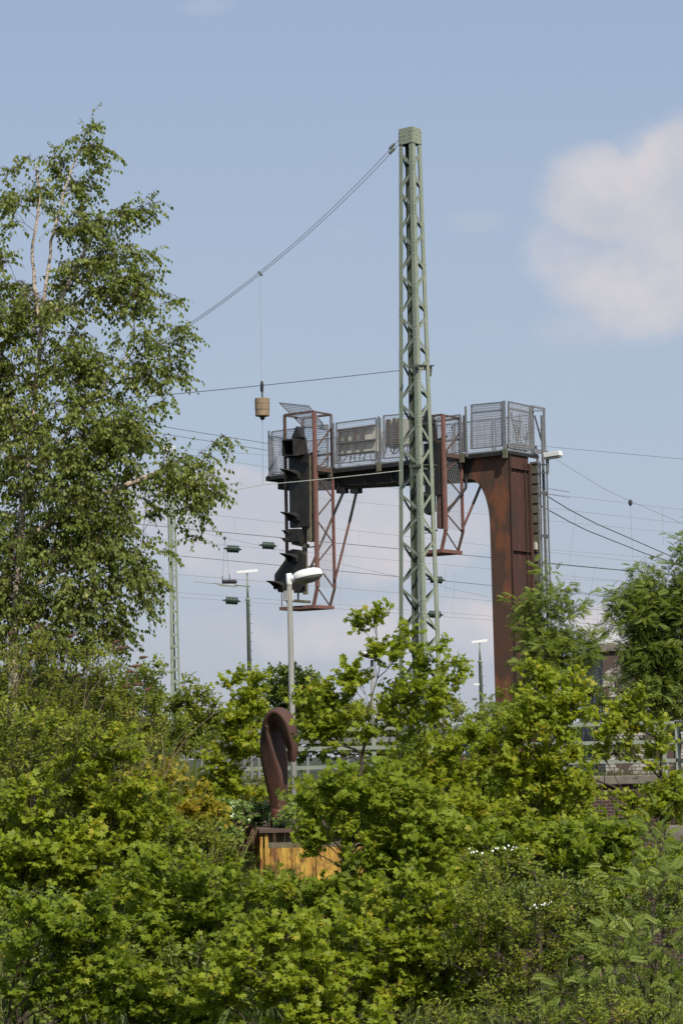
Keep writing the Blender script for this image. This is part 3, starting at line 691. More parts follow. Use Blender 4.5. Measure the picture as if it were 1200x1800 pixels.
c1, k1 = cage(500, 552, 582, 723, 1031, 1064, -7, .64, 'tall faded red inspection cage hanging at the left end of the signal bridge')
c2, k2 = cage(729, 778, 808, 729, 932, 966, -7, .64, 'shorter faded red inspection cage hanging near the rusty column')
# raised mesh hatch
hp = [GP(491, 708, .35), GP(543, 713.5, .35), GP(575, 755, .02), GP(533, 750, .02)]
panel(hp[3], hp[2], hp[1], hp[0], c1, fw=.022, cell=.06)['label'] = 'tilted open mesh hatch'
# long diagonal struts
def strut(pts, ms, name='hanger_rod'):
    for (a, b), m_ in zip(zip(pts[:-1], pts[1:]), ms): MB().tube([a, b], .034 if 'black' in m_ else .03, 8).build(name, M[m_], gan)
strut([GP(603, 866, -.15), GP(586, 905, .0), GP(545, 1000, .4)], ['blacksteel', 'brownsteel'])
strut([GP(627, 862, -.15), GP(614, 918, -.12), GP(589, 1018, .0)], ['blacksteel', 'redsteel'])
strut([GP(819, 840, -.15), GP(818, 858, -.1), GP(776, 913, .5)], ['blacksteel', 'blacksteel'])
strut([GP(845, 852, -.15), GP(831, 886, -.12), GP(812, 931, .0)], ['blacksteel', 'redsteel'])

def hood(mb, px_, py_, b, r, ln, drop=.0):
    c0 = GP(px_, py_, b); n = 9
    top = []; 
    ring0, ring1, ring0i, ring1i = [], [], [], []
    for i in range(n):
        th = math.pi * (-.12 + 1.24 * i / (n - 1)); ca_, sa_ = math.cos(th), math.sin(th)
        f = .18 + .82 * max(0, sa_) ** 1.6
        for lst, rr_, ln_ in ((ring0, r, 0), (ring1, r * (1 - .30 * f), ln * f), (ring0i, r - .012, 0), (ring1i, r * (1 - .30 * f) - .012, ln * f - .003)):
            lst.append(c0 + u * (ca_ * rr_) + Vector((0, 0, sa_ * rr_)) + v * ln_ + Vector((0, 0, drop * ln_)))
    vs = ring0 + ring1 + ring0i + ring1i; fs = []
    for i in range(n - 1):
        fs += [(i, i + 1, n + i + 1, n + i), (2 * n + i + 1, 2 * n + i, 3 * n + i, 3 * n + i + 1), (n + i, n + i + 1, 3 * n + i + 1, 3 * n + i)]
    mb.add(vs, fs)
def lens(mb, px_, py_, b, r):
    mb.lathe(GP(px_, py_, b), [(0, r), (.02, r), (.035, r * .6)], v, 16)

def signal(dx, dy, label, main, sk, bs=.78, lantern=True, lower=True):
    """main: screen polygon"""
    t = thing('railway_signal', tuple(GP(main[0][0], main[0][1], bs)), label, 'signal')
    sc_ = MB().prism([GP(x, y, bs) for x, y in main], v * -.12).build('screen', M['sigblack'], t, bevel=.01)
    return t
s1 = signal(0, 0, 'black light signal with four pointed hoods and hexagonal lower screen, left end of bridge', [(507, 800), (541, 797), (542, 926), (509, 928)], 0)
mb = MB(); mb.prism([GP(x, y, .72) for x, y in ((538.5, 800), (544, 799.5), (545, 951), (539.5, 952))], v * -.22); mb.build('side_flange', M['olive'], s1)
# lantern head box
def boxhead(t, fx0, fx1, fy0, fy1, bx0, bx1, by0, by1, b0_, b1_, apex):
    mb = MB(); f = [GP(fx0, fy1, b1_), GP(fx1, fy1 - 1, b1_), GP(fx1 - 1, fy0 - 1, b1_), GP(fx0, fy0, b1_)]; k_ = [GP(bx0, by1, b0_), GP(bx1, by1, b0_), GP(bx1 - 4, by0, b0_), GP(bx0, by0, b0_)]
    vs = f + k_
    cen = sum(f, Vector()) / 4
    fi = [p.lerp(cen, .12) for p in f]; ki = [p + v * .1 for p in [q.lerp(sum(k_, Vector()) / 4, .2) for q in k_]]
    vs = f + k_ + fi + ki
    fs = [(0, 1, 5, 4), (1, 2, 6, 5), (2, 3, 7, 6), (3, 0, 4, 7), (4, 5, 6, 7)]
    for i in range(4): j = (i + 1) % 4; fs += [(i, j, 8 + j, 8 + i), (8 + i, 8 + j, 12 + j, 12 + i)]
    fs.append((12, 13, 14, 15))
    mb.add(vs, fs); mb.build('lantern_box', M['sigblack'], t)
    mb = MB(); m0 = b0_ + (b1_ - b0_) * .5
    a_, b_, c_ = apex; mb.prism([GP(a_[0], a_[1], m0), GP(b_[0], b_[1], m0), GP(c_[0], c_[1], m0)], v * -.18)
    mb.build('roof_peak', M['sigblack'], t)
boxhead(s1, 495.5, 516, 773, 802, 518, 542, 769, 800, .62, 1.15, ((512, 770), (529, 768), (520.5, 749)))
mb = MB(); mb.prism([GP(x, y, .95) for x, y in ((498, 805.5), (503, 801), (540, 799), (544, 801), (541, 798), (515, 799))], v * -.1); mb.build('lantern_skirt', M['sigblack'], s1)
for (x_, y_, r_, l_) in ((519, 838, .17, .62), (519, 912, .15, .60), (517, 984, .15, .58), (493, 1032, .15, .56)):
    mb = MB(); hood(mb, x_, y_, .79, r_, l_, .05); mb.build('hood', M['sigblack'], s1, smooth=True)
    mb = MB(); lens(mb, x_, y_, .785, r_ * .72); mb.build('lens', M['blacksteel'], s1, smooth=True)
MB().prism([GP(x, y, .80) for x, y in ((507, 968), (513, 965), (524, 966), (533, 974), (533, 1030), (526, 1041), (489, 1041), (482, 1028), (482, 1010), (500, 985))], v * -.12).build('distant_screen', M['sigblack'], s1, bevel=.01)
bx = MB().prism([GP(x, y, .92) for x, y in ((503, 930), (524, 929), (525, 952), (504, 953))], v * -.25).build('auxiliary_box', M['sigblack'], s1, bevel=.012)
for (x_, y_) in ((505, 937), (504, 951)):
    mb = MB(); hood(mb, x_, y_, .92, .07, .24, .05); mb.build('small_hood', M['sigblack'], s1, smooth=True)
mb = MB(); p = GP(537, 1045, .6); q = GP(537, 800, .6); mb.bar(p, Vector((p.x, p.y, q.z)), .10, .08, u)
mb.bar(GP(515, 954, .62), GP(541, 960, .62), .09, .12, (0, 0, 1)); mb.bar(GP(513, 1040, .62), GP(536, 1040, .62), .06, .08, (0, 0, 1)); mb.bar(GP(524, 1040, .62), GP(524, 1058, .62), .03, .03, u); mb.bar(GP(514, 1056, .62), GP(540, 1058, .62), .07, .25, (0, 0, 1))
for y_ in (870, 910, 962, 996): mb.bar(GP(541, y_, .6), GP(553, y_ - 1, .6), .03, .03, (0, 0, 1))
mb.build('mounting_post', M['olive'], s1)
mb = MB(); mb.tube([GP(x, y, .55) for x, y in ((543, 868), (548, 880), (546, 900), (545, 925), (549, 936), (552, 940))], .014, 6); mb.tube([GP(x, y, .55) for x, y in ((541, 900), (544, 915), (543, 930), (551, 933))], .012, 6)
mb.lathe(GP(545, 879, .6), [(-.05, .04), (0, .06), (.05, .05)], (0, 0, 1), 8); mb.build('signal_cable', M['mast_dark'], s1)
# number plate
mb = MB(); mb.prism([GP(x, y, .98) for x, y in ((498, 1037), (515, 1037), (515, 1056), (498, 1056))], v * -.02); pl = mb.build('number_plate', M['white'], s1)
mb = MB()
for (xa, ya, xb, yb) in ((499.3, 1038, 499.3, 1055), (502.2, 1040, 502.2, 1052.5), (505.4, 1040, 505.4, 1052.5), (505.4, 1040, 510, 1052.5), (510, 1040, 510, 1052.5), (498.5, 1055.3, 514, 1055.3), (498.5, 1037.6, 514, 1037.6)): mb.bar(GP(xa, ya, .985), GP(xb, yb, .985), .016, .006, u)
mb.build('plate_marking', M['brownsteel'], pl)

s2 = signal(0, 0, 'black light signal half hidden behind the green lattice mast', [(744, 780), (770, 777), (771, 870), (746, 872)], 0)
mb = MB(); mb.prism([GP(x, y, .70) for x, y in ((765.5, 775), (771.5, 774), (773, 928), (767.5, 929))], v * -.2); mb.build('side_flange', M['brownsteel'], s2)
boxhead(s2, 728, 748, 747, 777, 747, 769, 737, 775, .62, 1.15, ((742, 745), (757, 744), (747.5, 720)))
for (x_, y_, r_, l_) in ((748, 812, .16, .6), (748, 878, .15, .55)):
    mb = MB(); hood(mb, x_, y_, .79, r_, l_, .05); mb.build('hood', M['sigblack'], s2, smooth=True)
MB().prism([GP(x, y, .80) for x, y in ((742, 865), (757, 864), (758, 898), (750, 905), (741, 898))], v * -.2).build('auxiliary_box', M['sigblack'], s2)
mb = MB(); p = GP(762, 962, .6); q = GP(762, 780, .6); mb.bar(p, Vector((p.x, p.y, q.z)), .08, .06, u); mb.bar(GP(740, 928, .6), GP(764, 932, .6), .05, .2, (0, 0, 1)); mb.build('mounting_post', M['brownsteel'], s2)
mb = MB(); hood(mb, 742, 931, .79, .12, .45, .05); mb.build('hood', M['sigblack'], s2, smooth=True)
mb = MB(); mb.tube([GP(x, y, .5) for x, y in ((771, 852), (775, 862), (777, 880), (773, 889), (770, 880))], .013, 6); mb.tube([GP(x, y, .5) for x, y in ((771, 858), (776, 857), (779, 870), (775, 884))], .012, 6)
mb.lathe(GP(773, 855, .5), [(-.06, .05), (0, .07), (.06, .05)], (0, 0, 1), 8); mb.build('signal_cable', M['mast_dark'], s2)

# cabinets on the walkway
def cabinet(x0, x1, y0, y1, label, bars, b=-.35):
    t = thing('equipment_cabinet', tuple(GP(x0, y1 + 8, b)), label, 'cabinet')
    MB().prism([GP(x0, y1, b), GP(x1, y1 - 6, b), GP(x1, y0 - 4, b), GP(x0, y0, b)], v * -.3).build('housing', M['boxwhite'], t, bevel=.01)
    for (xa, ya, xb, yb, w_) in bars:
        MB().bar(GP(xa, ya, b + .04), GP(xb, yb, b + .04), w_, .05, (0, 0, 1) if abs(xb - xa) > abs(yb - ya) else u).build('bracket', M['boxdirt'], t)
    mb = MB()
    for i in range(7):
        x_ = x0 + (x1 - x0) * (i + .6) / 7.5; mb.tube([GP(x_, y1 - 3, b), GP(x_ + random.uniform(-3, 3), y1 + 6, b), GP(x_ + random.uniform(-5, 5), y1 + 12, b - .1)], .014, 5)
    mb.build('cable_tails', M['blacksteel'], t)
cabinet(593, 659, 755, 799, 'wide weathered white cabinet with dark brackets behind the walkway mesh', [(593, 757, 659, 748, .06), (594, 779, 659, 774, .07), (597, 754, 598, 792, .06), (609, 753, 610, 788, .05), (624, 752, 625, 788, .07), (638, 751, 639, 786, .05), (594, 801, 657, 793, .04)])
cabinet(676, 722, 738, 786, 'narrower pale cabinet with two dark uprights just left of the green mast', [(682, 737, 682.5, 785, .09), (693, 735, 693.5, 790, .08), (700, 735, 700, 784, .03)])

# ------------------------------------------------------------------ far lattice mast with lamp
LM = 76.0
fb = P(307, 1330, LM)
lmst = thing('lattice_mast', (fb.x, LM, 3.6), 'slim pale green ladder-like lattice mast behind the birch', 'mast')
zt_ = P(303, 800, LM).z
def vline(xa, ya, xb, yb, z0, z1, Y):   # straight member through two pixels at depth Y, clipped to heights
    p = P(xa, ya, Y); q = P(xb, yb, Y); f = lambda z: p + (q - p) * ((z - p.z) / (q.z - p.z)); return f(z0), f(z1)
for (xa, xb, w_, dy) in ((299.5, 303, .11, 0), (302, 305.5, .05, .25)):
    a, b = vline(xa, 930, xb, 1190, 3.6, zt_, LM + dy); MB().bar(a, b, w_, .05, (1, 0, 0)).build('leg', M['lattice_far'], lmst)
for (xa, xb, w_, dy) in ((307, 314, .045, 0), (309, 315.5, .03, .25)):
    a, b = vline(xa, 930, xb, 1190, 3.6, zt_, LM + dy); MB().bar(a, b, w_, .05, (1, 0, 0)).build('leg', M['lattice_far'], lmst)
y_ = 808
while y_ < 1335:
    mb = MB()
    xl_ = 300 + (y_ - 930) * 3.5 / 260; xr_ = 307.5 + (y_ - 930) * 7 / 260
    mb.bar(P(xl_, y_, LM - .02), P(xr_, y_ + .5, LM - .02), .085, .02, (0, 0, 1)); y_ += 20.5; mb.build('batten_plate', M['lattice_far'], lmst)
def yardlamp(px_, ptop, Y, wpx_, label, base_x, step_y, extra=None):
    t = thing('yard_lamp', tuple(PX(base_x, 1330, Y, 3.6)), label, 'lamp', 'yard lamps along the tracks')
    mpp = Y / F
    a, b = vline(px_, ptop, base_x - (1335 - 1190) * .022, 1190, P(px_, ptop + 5, Y).z, P(px_, ptop + 5, Y).z, Y)
    top = P(px_, ptop + 5, Y); 
    f = lambda y: P(px_ + (base_x - px_) * (y - ptop) / (1335 - ptop), y, Y)
    MB().tube([f(ptop + 5), f(step_y)], [1.4 * mpp, 1.9 * mpp], 8).build('upper_pole', M['lattice_far'], t, smooth=True)
    mb = MB(); mb.tube([f(step_y), f(step_y + 1.5), f(step_y + 3.5), f(step_y + 4.5), f(1335)], [4.2 * mpp, 4.2 * mpp, 4.2 * mpp, 3.0 * mpp, 4.6 * mpp], 10)
    mb.build('pole', M['lattice_far'], t, smooth=True)
    for y_ in np.arange(step_y + 12, 1300, 16): MB().tube([f(y_) + Vector((0, -.03, 0)), f(y_) + Vector((6.5 * mpp, -.03, 0))], .012, 5).build('step_iron', M['mast_dark'], t)
    h = wpx_ / 2
    mb = MB(); mb.hexa([P(px_ - h, ptop + 5, Y - .1), P(px_ + h, ptop + 2.5, Y - .1), P(px_ + h, ptop + 2.5, Y + .15), P(px_ - h, ptop + 5, Y + .15), P(px_ - h, ptop + 1, Y - .1), P(px_ + h, ptop - 2.5, Y - .1), P(px_ + h, ptop - 2.5, Y + .15), P(px_ - h, ptop + 1, Y + .15)])
    mb.build('lamp_housing', M['white'], t, bevel=.01)
    return t
yardlamp(434.5, 1003, 98, 37, 'small T-shaped white yard lamp on a green pole left of the signals', 442, 1052)
yl2 = yardlamp(842, 1126, 120, 28, 'small T-shaped white yard lamp on a green pole left of the rusty column', 849, 1161)
mb = MB(); mb.bar(P(832, 1203, 120), P(846, 1203, 120), .09, .12, (0, 0, 1)); mb.build('low_lamp', M['white'], yl2)
yardlamp(295, 787, 90, 27, 'T-shaped white yard lamp with its pole hidden among birch twigs', 309, 815)

# ------------------------------------------------------------------ street lamps
def streetlamp(px_, ytop, Y, xb, label, s=1.0, flip=1):
    zb = tz(P(xb, 1340, Y).x, Y)
    t = thing('street_lamp', tuple(PX(xb, 1340, Y, zb)), label, 'street lamp')
    m = Y / F * s
    top = P(px_, ytop, Y); bx_ = P(xb, 1400, Y)
    dn = (bx_ - top).normalized()
    MB().tube([top + dn * (20 * m), bx_ + dn * ((bx_.z - zb) + .1)], [4.6 * m, 6.6 * m], 16).build('post', M['pole'], t, smooth=True)
    mb = MB(); mb.tube([top, top + dn * .5 * m, top + dn * (19.5 * m), top + dn * 20.5 * m], [4.2 * m, 5.2 * m, 5.3 * m, 5.0 * m], 18); 
    side = Vector((1, 0, 0)) * flip
    mb.tube([top + dn * 11 * m, top + dn * 8 * m + side * 16 * m], [5 * m, 7.5 * m], 12); mb.build('clamp', M['white'], t, smooth=True, bevel=0)
    c = top + side * 33 * m + dn * 6.5 * m; tilt = Vector((-.20 * flip, .10, 1)).normalized(); fx = side - tilt * side.dot(tilt); fx.normalize(); fy = tilt.cross(fx)
    mb = MB(); prof = [(.30, 13.6), (.62, 12.6), (.84, 10.6), (.95, 8.0), (1.0, 3.0), (1.01, 0), (.995, -1.4)]; n = 36
    prof = [(.02, 14.0)] + prof
    for r_, h_ in prof:
        for j in range(n):
            a_ = 2 * math.pi * j / n; mb.v.append(c + fx * (math.cos(a_) * r_ * 27 * m) + fy * (math.sin(a_) * r_ * 20 * m) + tilt * (h_ * m * (1.0 - .12 * math.cos(a_) * 0)))
    for i in range(len(prof) - 1):
        for j in range(n): q = i * n + j; w_ = i * n + (j + 1) % n; mb.f.append((q, w_, w_ + n, q + n))
    mb.f.append(tuple(range(n))); mb.build('lamp_hood', M['white'], t, smooth=True)
    mb = MB(); prof = [(.975, -1.3), (.9, -4), (.7, -8), (.4, -10.5), (.03, -11.4)]
    for r_, h_ in prof:
        for j in range(n):
            a_ = 2 * math.pi * j / n; mb.v.append(c + fx * (math.cos(a_) * r_ * 27 * m) + fy * (math.sin(a_) * r_ * 20 * m) + tilt * (h_ * m))
    for i in range(len(prof) - 1):
        for j in range(n): q = i * n + j; w_ = i * n + (j + 1) % n; mb.f.append((q, q + n, w_ + n, w_))
    mb.f.append(tuple(reversed(range((len(prof) - 1) * n, len(prof) * n)))); mb.build('diffuser', M['diffuser'], t, smooth=True)
    return t
streetlamp(508, 1008, 42, 517, 'grey street lamp with a round white head, standing behind the brown horn sculpture')
# round hood lamp beyond the wall
t = thing('street_lamp', tuple(PX(655, 1340, 52, 3.55)), 'street lamp with a mushroom-shaped white hood behind the middle maple', 'street lamp')
m_ = 52 / F
MB().tube([P(653.5, 1160, 52), PX(656, 1340, 52, 3.5)], [3 * m_, 3.6 * m_], 12).build('post', M['pole'], t, smooth=True)
MB().lathe(P(653.5, 1152, 52), [(-6 * m_, 3 * m_), (-2 * m_, 17 * m_), (0, 20.5 * m_), (1.5 * m_, 21 * m_), (2.2 * m_, 20 * m_)], (0, 0, 1), 26).build('diffuser', M['brownsteel'], t, smooth=True)
MB().lathe(P(653.5, 1152, 52), [(2.3 * m_, 20 * m_), (5 * m_, 16 * m_), (8 * m_, 9 * m_), (10 * m_, 2 * m_)], (0, 0, 1), 26).build('lamp_hood', M['white'], t, smooth=True)

# ------------------------------------------------------------------ retaining wall, railing, things on the plateau
WY = 45.0
wall = thing('retaining_wall', (2.5, WY, 0), 'dark red brick retaining wall with a weathered concrete coping below the railing', 'wall')
xw0, xw1 = -3.3, 9.5
zc = P(1050, 1364, WY).z
MB().box((xw0, WY, -.3), (xw1, WY + .38, zc - .17)).build('brickwork', M['brick'], wall)
mb = MB(); xx_ = xw0
while xx_ < xw1:
    ln = 1.35 if xx_ + 1.35 < xw1 else xw1 - xx_
    mb.box((xx_ + .004, WY - .09, zc - .165 + random.uniform(-.006, .006)), (xx_ + ln - .004, WY + .40, zc + random.uniform(-.008, .008))); xx_ += 1.35
mb.build('coping', M['concrete'], wall, bevel=.015)
pr = P(1185, 1456, WY - .2)
tag(MB().box((pr.x - .2, WY - .35, pr.z - .5), (pr.x + .4, WY - .003, pr.z + .06)).build('stone_block', M['concrete'], loc=(pr.x, WY - .2, pr.z - .5), bevel=.03), 'sandy stone block against the foot of the brick wall at the right edge', 'stone block')

rl = thing('steel_railing', (2.5, WY + .15, zc), 'long grey-green railing with three rails on top of the brick wall', 'railing')
RY = WY + .16
def railz(px_, py_): return P(px_, py_, RY).z
zr = [railz(862, 1277), railz(862, 1310), railz(862, 1343)]
xl_, xr_ = P(395, 1340, RY).x, P(1187, 1272, RY).x
for z_ in zr: MB().bar(Vector((xl_, RY - .035, z_)), Vector((xr_, RY - .035, z_)), .07, .03, (0, 0, 1)).build('rail', M['rail'], rl)
for px_ in (490, 657, 821, 990, 1166): 
    x_ = P(px_, 1310, RY).x; MB().box((x_ - .04, RY - .018, zc - .02), (x_ + .04, RY + .04, zr[0] + .02)).build('post', M['rail'], rl)
# return leg going to the right back
for z_ in zr: MB().bar(Vector((xr_ + .01, RY - .03, z_)), Vector((xr_ + .9, RY - 1.6, z_ - .12)), .085, .03, (0, 0, 1)).build('rail', M['rail'], rl)
MB().box((xr_ - .03, RY - .05, zc), (xr_ + .05, RY + .03, zr[0] + .05)).build('post', M['rail'], rl)

pf = thing('picket_fence', tuple(P(350, 1372, 42.5)), 'low pale picket fence half hidden in bushes left of the sculpture', 'fence')
for (xa, ya, xb, yb) in ((300, 1322, 470, 1316), (300, 1366, 470, 1360)): MB().bar(P(xa, ya, 42.5), P(xb, yb, 42.5), .035, .03, (0, 0, 1)).build('rail', M['galv'], pf)
for x_ in np.arange(305, 468, 12.5):
    a = P(x_, 1320 - (x_ - 300) * .035 - 8, 42.45); MB().box((a.x - .02, a.y - .012, a.z - .62), (a.x + .02, a.y + .012, a.z)).build('picket', M['galv'], pf)
tag(MB().box((P(655, 1340, 49).x, 49, 3.5), (P(905, 1340, 49).x, 49.6, P(700, 1329, 49).z)).build('cable_trough', M['rust_end'], loc=(1.5, 49, 3.5)), 'low rusty brown trough on the ground behind the railing', 'trough')
t = thing('platform_shelter', tuple(PX(600, 1330, 66, 3.6)), 'low grey shelter roof seen between the leaves behind the sculpture', 'shelter')
a = P(380, 1296, 66); b = P(700, 1296, 66)
MB().box((a.x, 66, P(600, 1306, 66).z), (b.x, 69, P(600, 1297, 66).z)).build('roof', M['galv'], t)
for x_ in np.linspace(a.x + .3, b.x - .3, 5): MB().box((x_ - .04, 66.3, 3.5), (x_ + .04, 66.4, P(600, 1306, 66).z)).build('post', M['galv'], t)

bl = thing('brick_building', tuple(PX(1120, 1330, 62, 3.55)), 'old building with peeling whitewashed brick and a flat brown roof slab among the ash trees', 'building')
x0_ = P(1056, 1200, 62).x; x1_ = P(1330, 1200, 62).x; ztop = P(1056, 1132, 62).z
M['peel'].node_tree.nodes
MB().box((x0_ + .05, 62, 3.4), (x1_, 68, ztop - .22)).build('wall', M['peel'], bl)
MB().box((x0_ - .03, 61.9, ztop - .2), (x1_, 68.1, ztop)).build('roof_slab', M['concrete'], bl, bevel=.02)
for (xa, xb, ya, yb) in ((1082, 1100, 1190, 1215), (1120, 1150, 1180, 1230)):
    p = P(xa, yb, 61.99); q = P(xb, ya, 61.99); f_ = MB().box((p.x, 61.93, p.z), (q.x, 61.99, q.z)).build('window', M['brownsteel'], bl); MB().box((p.x + .04, 61.92, p.z + .04), (q.x - .04, 61.928, q.z - .04)).build('pane', M['blacksteel'], f_)
# ------------------------------------------------------------------ yellow steel box and sculpture
BY = 36.0
yb = thing('yellow_girder_box', tuple(PX(540, 1455, BY, 0)), 'rusty yellow steel girder box overgrown with ivy, under the brown sculpture', 'girder box')
zt2 = P(463, 1458, BY).z
nl = P(463, 1458, BY); nr = P(640, 1456, BY); fl = P(430, 1438, 42.3)
nl.z = nr.z = fl.z = zt2; fr_ = nr + (fl - nl)
body = [Vector((p.x, p.y, -.1)) for p in (nl, nr, fr_, fl)]
MB().prism(body, (0, 0, zt2 + .1 - .28)).build('side_panels', M['yellow'], yb)
dirL = (nl - fl).normalized()
mb = MB(); e_ = .07
mb.prism([Vector((p.x, p.y, zt2 - .05)) + d for p, d in ((nl, Vector((-.06, -.08, 0))), (nr, Vector((.06, -.08, 0))), (fr_, Vector((.06, .05, 0))), (fl, Vector((-.06, .05, 0))))], (0, 0, .05)); mb.build('top_flange', M['brownsteel'], yb)
mb = MB(); mb.prism([Vector((p.x, p.y, zt2 - .278)) + d for p, d in ((nl, Vector((.03, .04, 0))), (nr, Vector((-.03, .04, 0))), (fr_, Vector((-.03, 0, 0))), (fl, Vector((.03, 0, 0))))], (0, 0, .226)); mb.build('upper_web', M['olive'], yb)
# corrugation strips on the front, stiffeners and rivets on the side
mb = MB()
for x_ in (nl.x + .02, nl.x + .78): mb.box((x_, BY - .035, -.1), (x_ + .05, BY - .003, zt2 - .06))
mb.build('edge_strip', M['yellow'], yb)
mb = MB(); rv = MB()
for k_ in (0.0, .5, 1.0, 2.0, 3.0, 4.2, 5.4):
    p = nl - dirL * k_ + Vector((-.03, 0, 0)); mb.box((p.x - .025, p.y - .03, -.1), (p.x + .02, p.y + .03, zt2 - .06))
for k_ in np.arange(.1, 6, .35):
    for z_ in (zt2 - .35, zt2 - .75, zt2 - 1.1):
        p = nl - dirL * k_; mb.lathe(Vector((p.x - .002, p.y, z_)), [(0, .03), (.02, .026), (.03, .01)], (-1, 0, 0), 8)
mb.build('stiffener', M['yellow'], yb); pass

# sculpture: bent tapered box section with soft edges
SY = 37.0
sp = tag(bpy.data.objects.new('x', None)) if False else None
def sweep(name, path, m, root):
    # path: (px, py, halfwidth left-face px, halfwidth right-face px, yaw, depth offset)
    mb = MB(); n = 28; mpp = SY / F
    pts = [P(x, y, SY + dy) for x, y, hw, hd, dy in path]
    # resample with Catmull-Rom
    def cr(p0, p1, p2, p3, t): return .5 * ((2 * p1) + (-p0 + p2) * t + (2 * p0 - 5 * p1 + 4 * p2 - p3) * t * t + (-p0 + 3 * p1 - 3 * p2 + p3) * t ** 3)
    K = len(path); full = []; rgs = []; rdg = [0, 2, 9, 3, -4, -8, -8, -2, 0, 0, 0, 0, 0]
    for i in range(K - 1):
        for s in range(8):
            t = s / 8; idx = [max(i - 1, 0), i, i + 1, min(i + 2, K - 1)]
            c = cr(*[pts[j] for j in idx], t); hw = cr(*[path[j][2] for j in idx], t); hd = cr(*[path[j][3] for j in idx], t); rgs.append(cr(*[rdg[j] for j in idx], t) * mpp); full.append((c, hw * mpp, hd * mpp))
    full.append((pts[-1], path[-1][2] * mpp, path[-1][3] * mpp)); rgs.append(0)
    ref = Vector((0, 1, 0))
    for i, (c, hw, hd) in enumerate(full):
        rg = rgs[i]
        d = (full[min(i + 1, len(full) - 1)][0] - full[max(i - 1, 0)][0]).normalized()
        dep = (ref - d * ref.dot(d)).normalized(); sd_ = d.cross(dep)
        for j in range(n):
            a_ = 2 * math.pi * j / n + .0; ca_, sa_ = math.cos(a_), math.sin(a_)
            # superellipse, diamond oriented -> edge facing viewer
            e = 1.16; rr_ = 1 / ((abs(ca_) ** e + abs(sa_) ** e) ** (1 / e)); fq = max(0, -sa_ * rr_)
            mb.v.append(c + sd_ * (ca_ * rr_ * hw) + dep * (sa_ * rr_ * hd) + Vector((rg * fq, 0, 0)))
    for i in range(len(full) - 1):
        for j in range(n): q = i * n + j; w_ = i * n + (j + 1) % n; mb.f.append((q, w_, w_ + n, q + n))
    mb.f.append(tuple(reversed(range(n)))); mb.f.append(tuple(range((len(full) - 1) * n, len(full) * n)))
    return mb.build(name, m, root, smooth=True)
st = thing('horn_sculpture', tuple(PX(487, 1440, SY, zt2)), 'rust-brown steel sculpture curving up and over like a bent horn', 'sculpture')
sweep('horn', [(490, 1424, 15, 14, 0), (489, 1400, 16, 16, 0), (486, 1370, 20, 20, 0), (482, 1335, 23, 22, .02), (479, 1305, 22, 23, .05), (477, 1283, 18, 23, .04), (483, 1264, 17, 24, -.03), (494, 1260, 16, 24, -.18), (504, 1273, 16, 21, -.32), (510, 1295, 14, 16, -.36), (514, 1315, 10, 11, -.36), (514, 1331, 7.5, 8, -.35), (513, 1339, 5, 5, -.35)], M['sculpt'], st)
MB().lathe(PX(490, 1430, SY, P(490, 1432, SY).z), [(-.30, .14), (-.02, .135), (.03, .125), (.09, .12)], (.03, 0, 1), 20).build('collar', M['redbase'], st, smooth=True)

# ------------------------------------------------------------------ vegetation engine
def mk(verts, faces): return np.array(verts, float), faces
def maple_t():
    pol = [(180, .10), (150, .36), (115, .66), (98, .56), (80, .50), (64, .72), (48, .92), (35, .72), (22, .60), (12, .80), (0, 1.02)]
    o = [(r * math.cos(R(a)), r * math.sin(R(a))) for a, r in pol]; oo = o + [(x, -y) for x, y in reversed(o[1:-1])]
    V_ = [(.06, 0, .05)] + [(x, y, -.22 * (x * x + y * y) + .04 * abs(math.sin(7 * x + 5 * y))) for x, y in oo]
    n = len(oo); return mk(V_, [(0, 1 + (i + 1) % n, 1 + i) for i in range(n)])
def maple_s():   # simpler
    pol = [(180, .10), (120, .62), (82, .48), (50, .90), (24, .56), (0, 1.02)]
    o = [(r * math.cos(R(a)), r * math.sin(R(a))) for a, r in pol]; oo = o + [(x, -y) for x, y in reversed(o[1:-1])]
    V_ = [(.06, 0, .05)] + [(x, y, -.2 * (x * x + y * y)) for x, y in oo]; n = len(oo)
    return mk(V_, [(0, 1 + (i + 1) % n, 1 + i) for i in range(n)])
def birch_t():
    V_ = [(0, 0, 0), (.18, .30, .06), (.42, .38, .07), (.75, .16, .03), (1.05, 0, -.04), (.75, -.16, .03), (.42, -.38, .07), (.18, -.30, .06), (.5, 0, 0)]
    return mk(V_, [(0, 8, 2, 1), (8, 4, 3, 2), (0, 7, 6, 8), (8, 6, 5, 4)])
def ell_t(wd=.27):
    V_ = [(0, 0, 0), (.3, wd, .05), (.7, wd * .75, .02), (1, 0, -.1), (.7, -wd * .75, .02), (.3, -wd, .05), (.5, 0, 0)]
    return mk(V_, [(0, 6, 2, 1), (6, 3, 2), (0, 5, 4, 6), (6, 4, 3)])
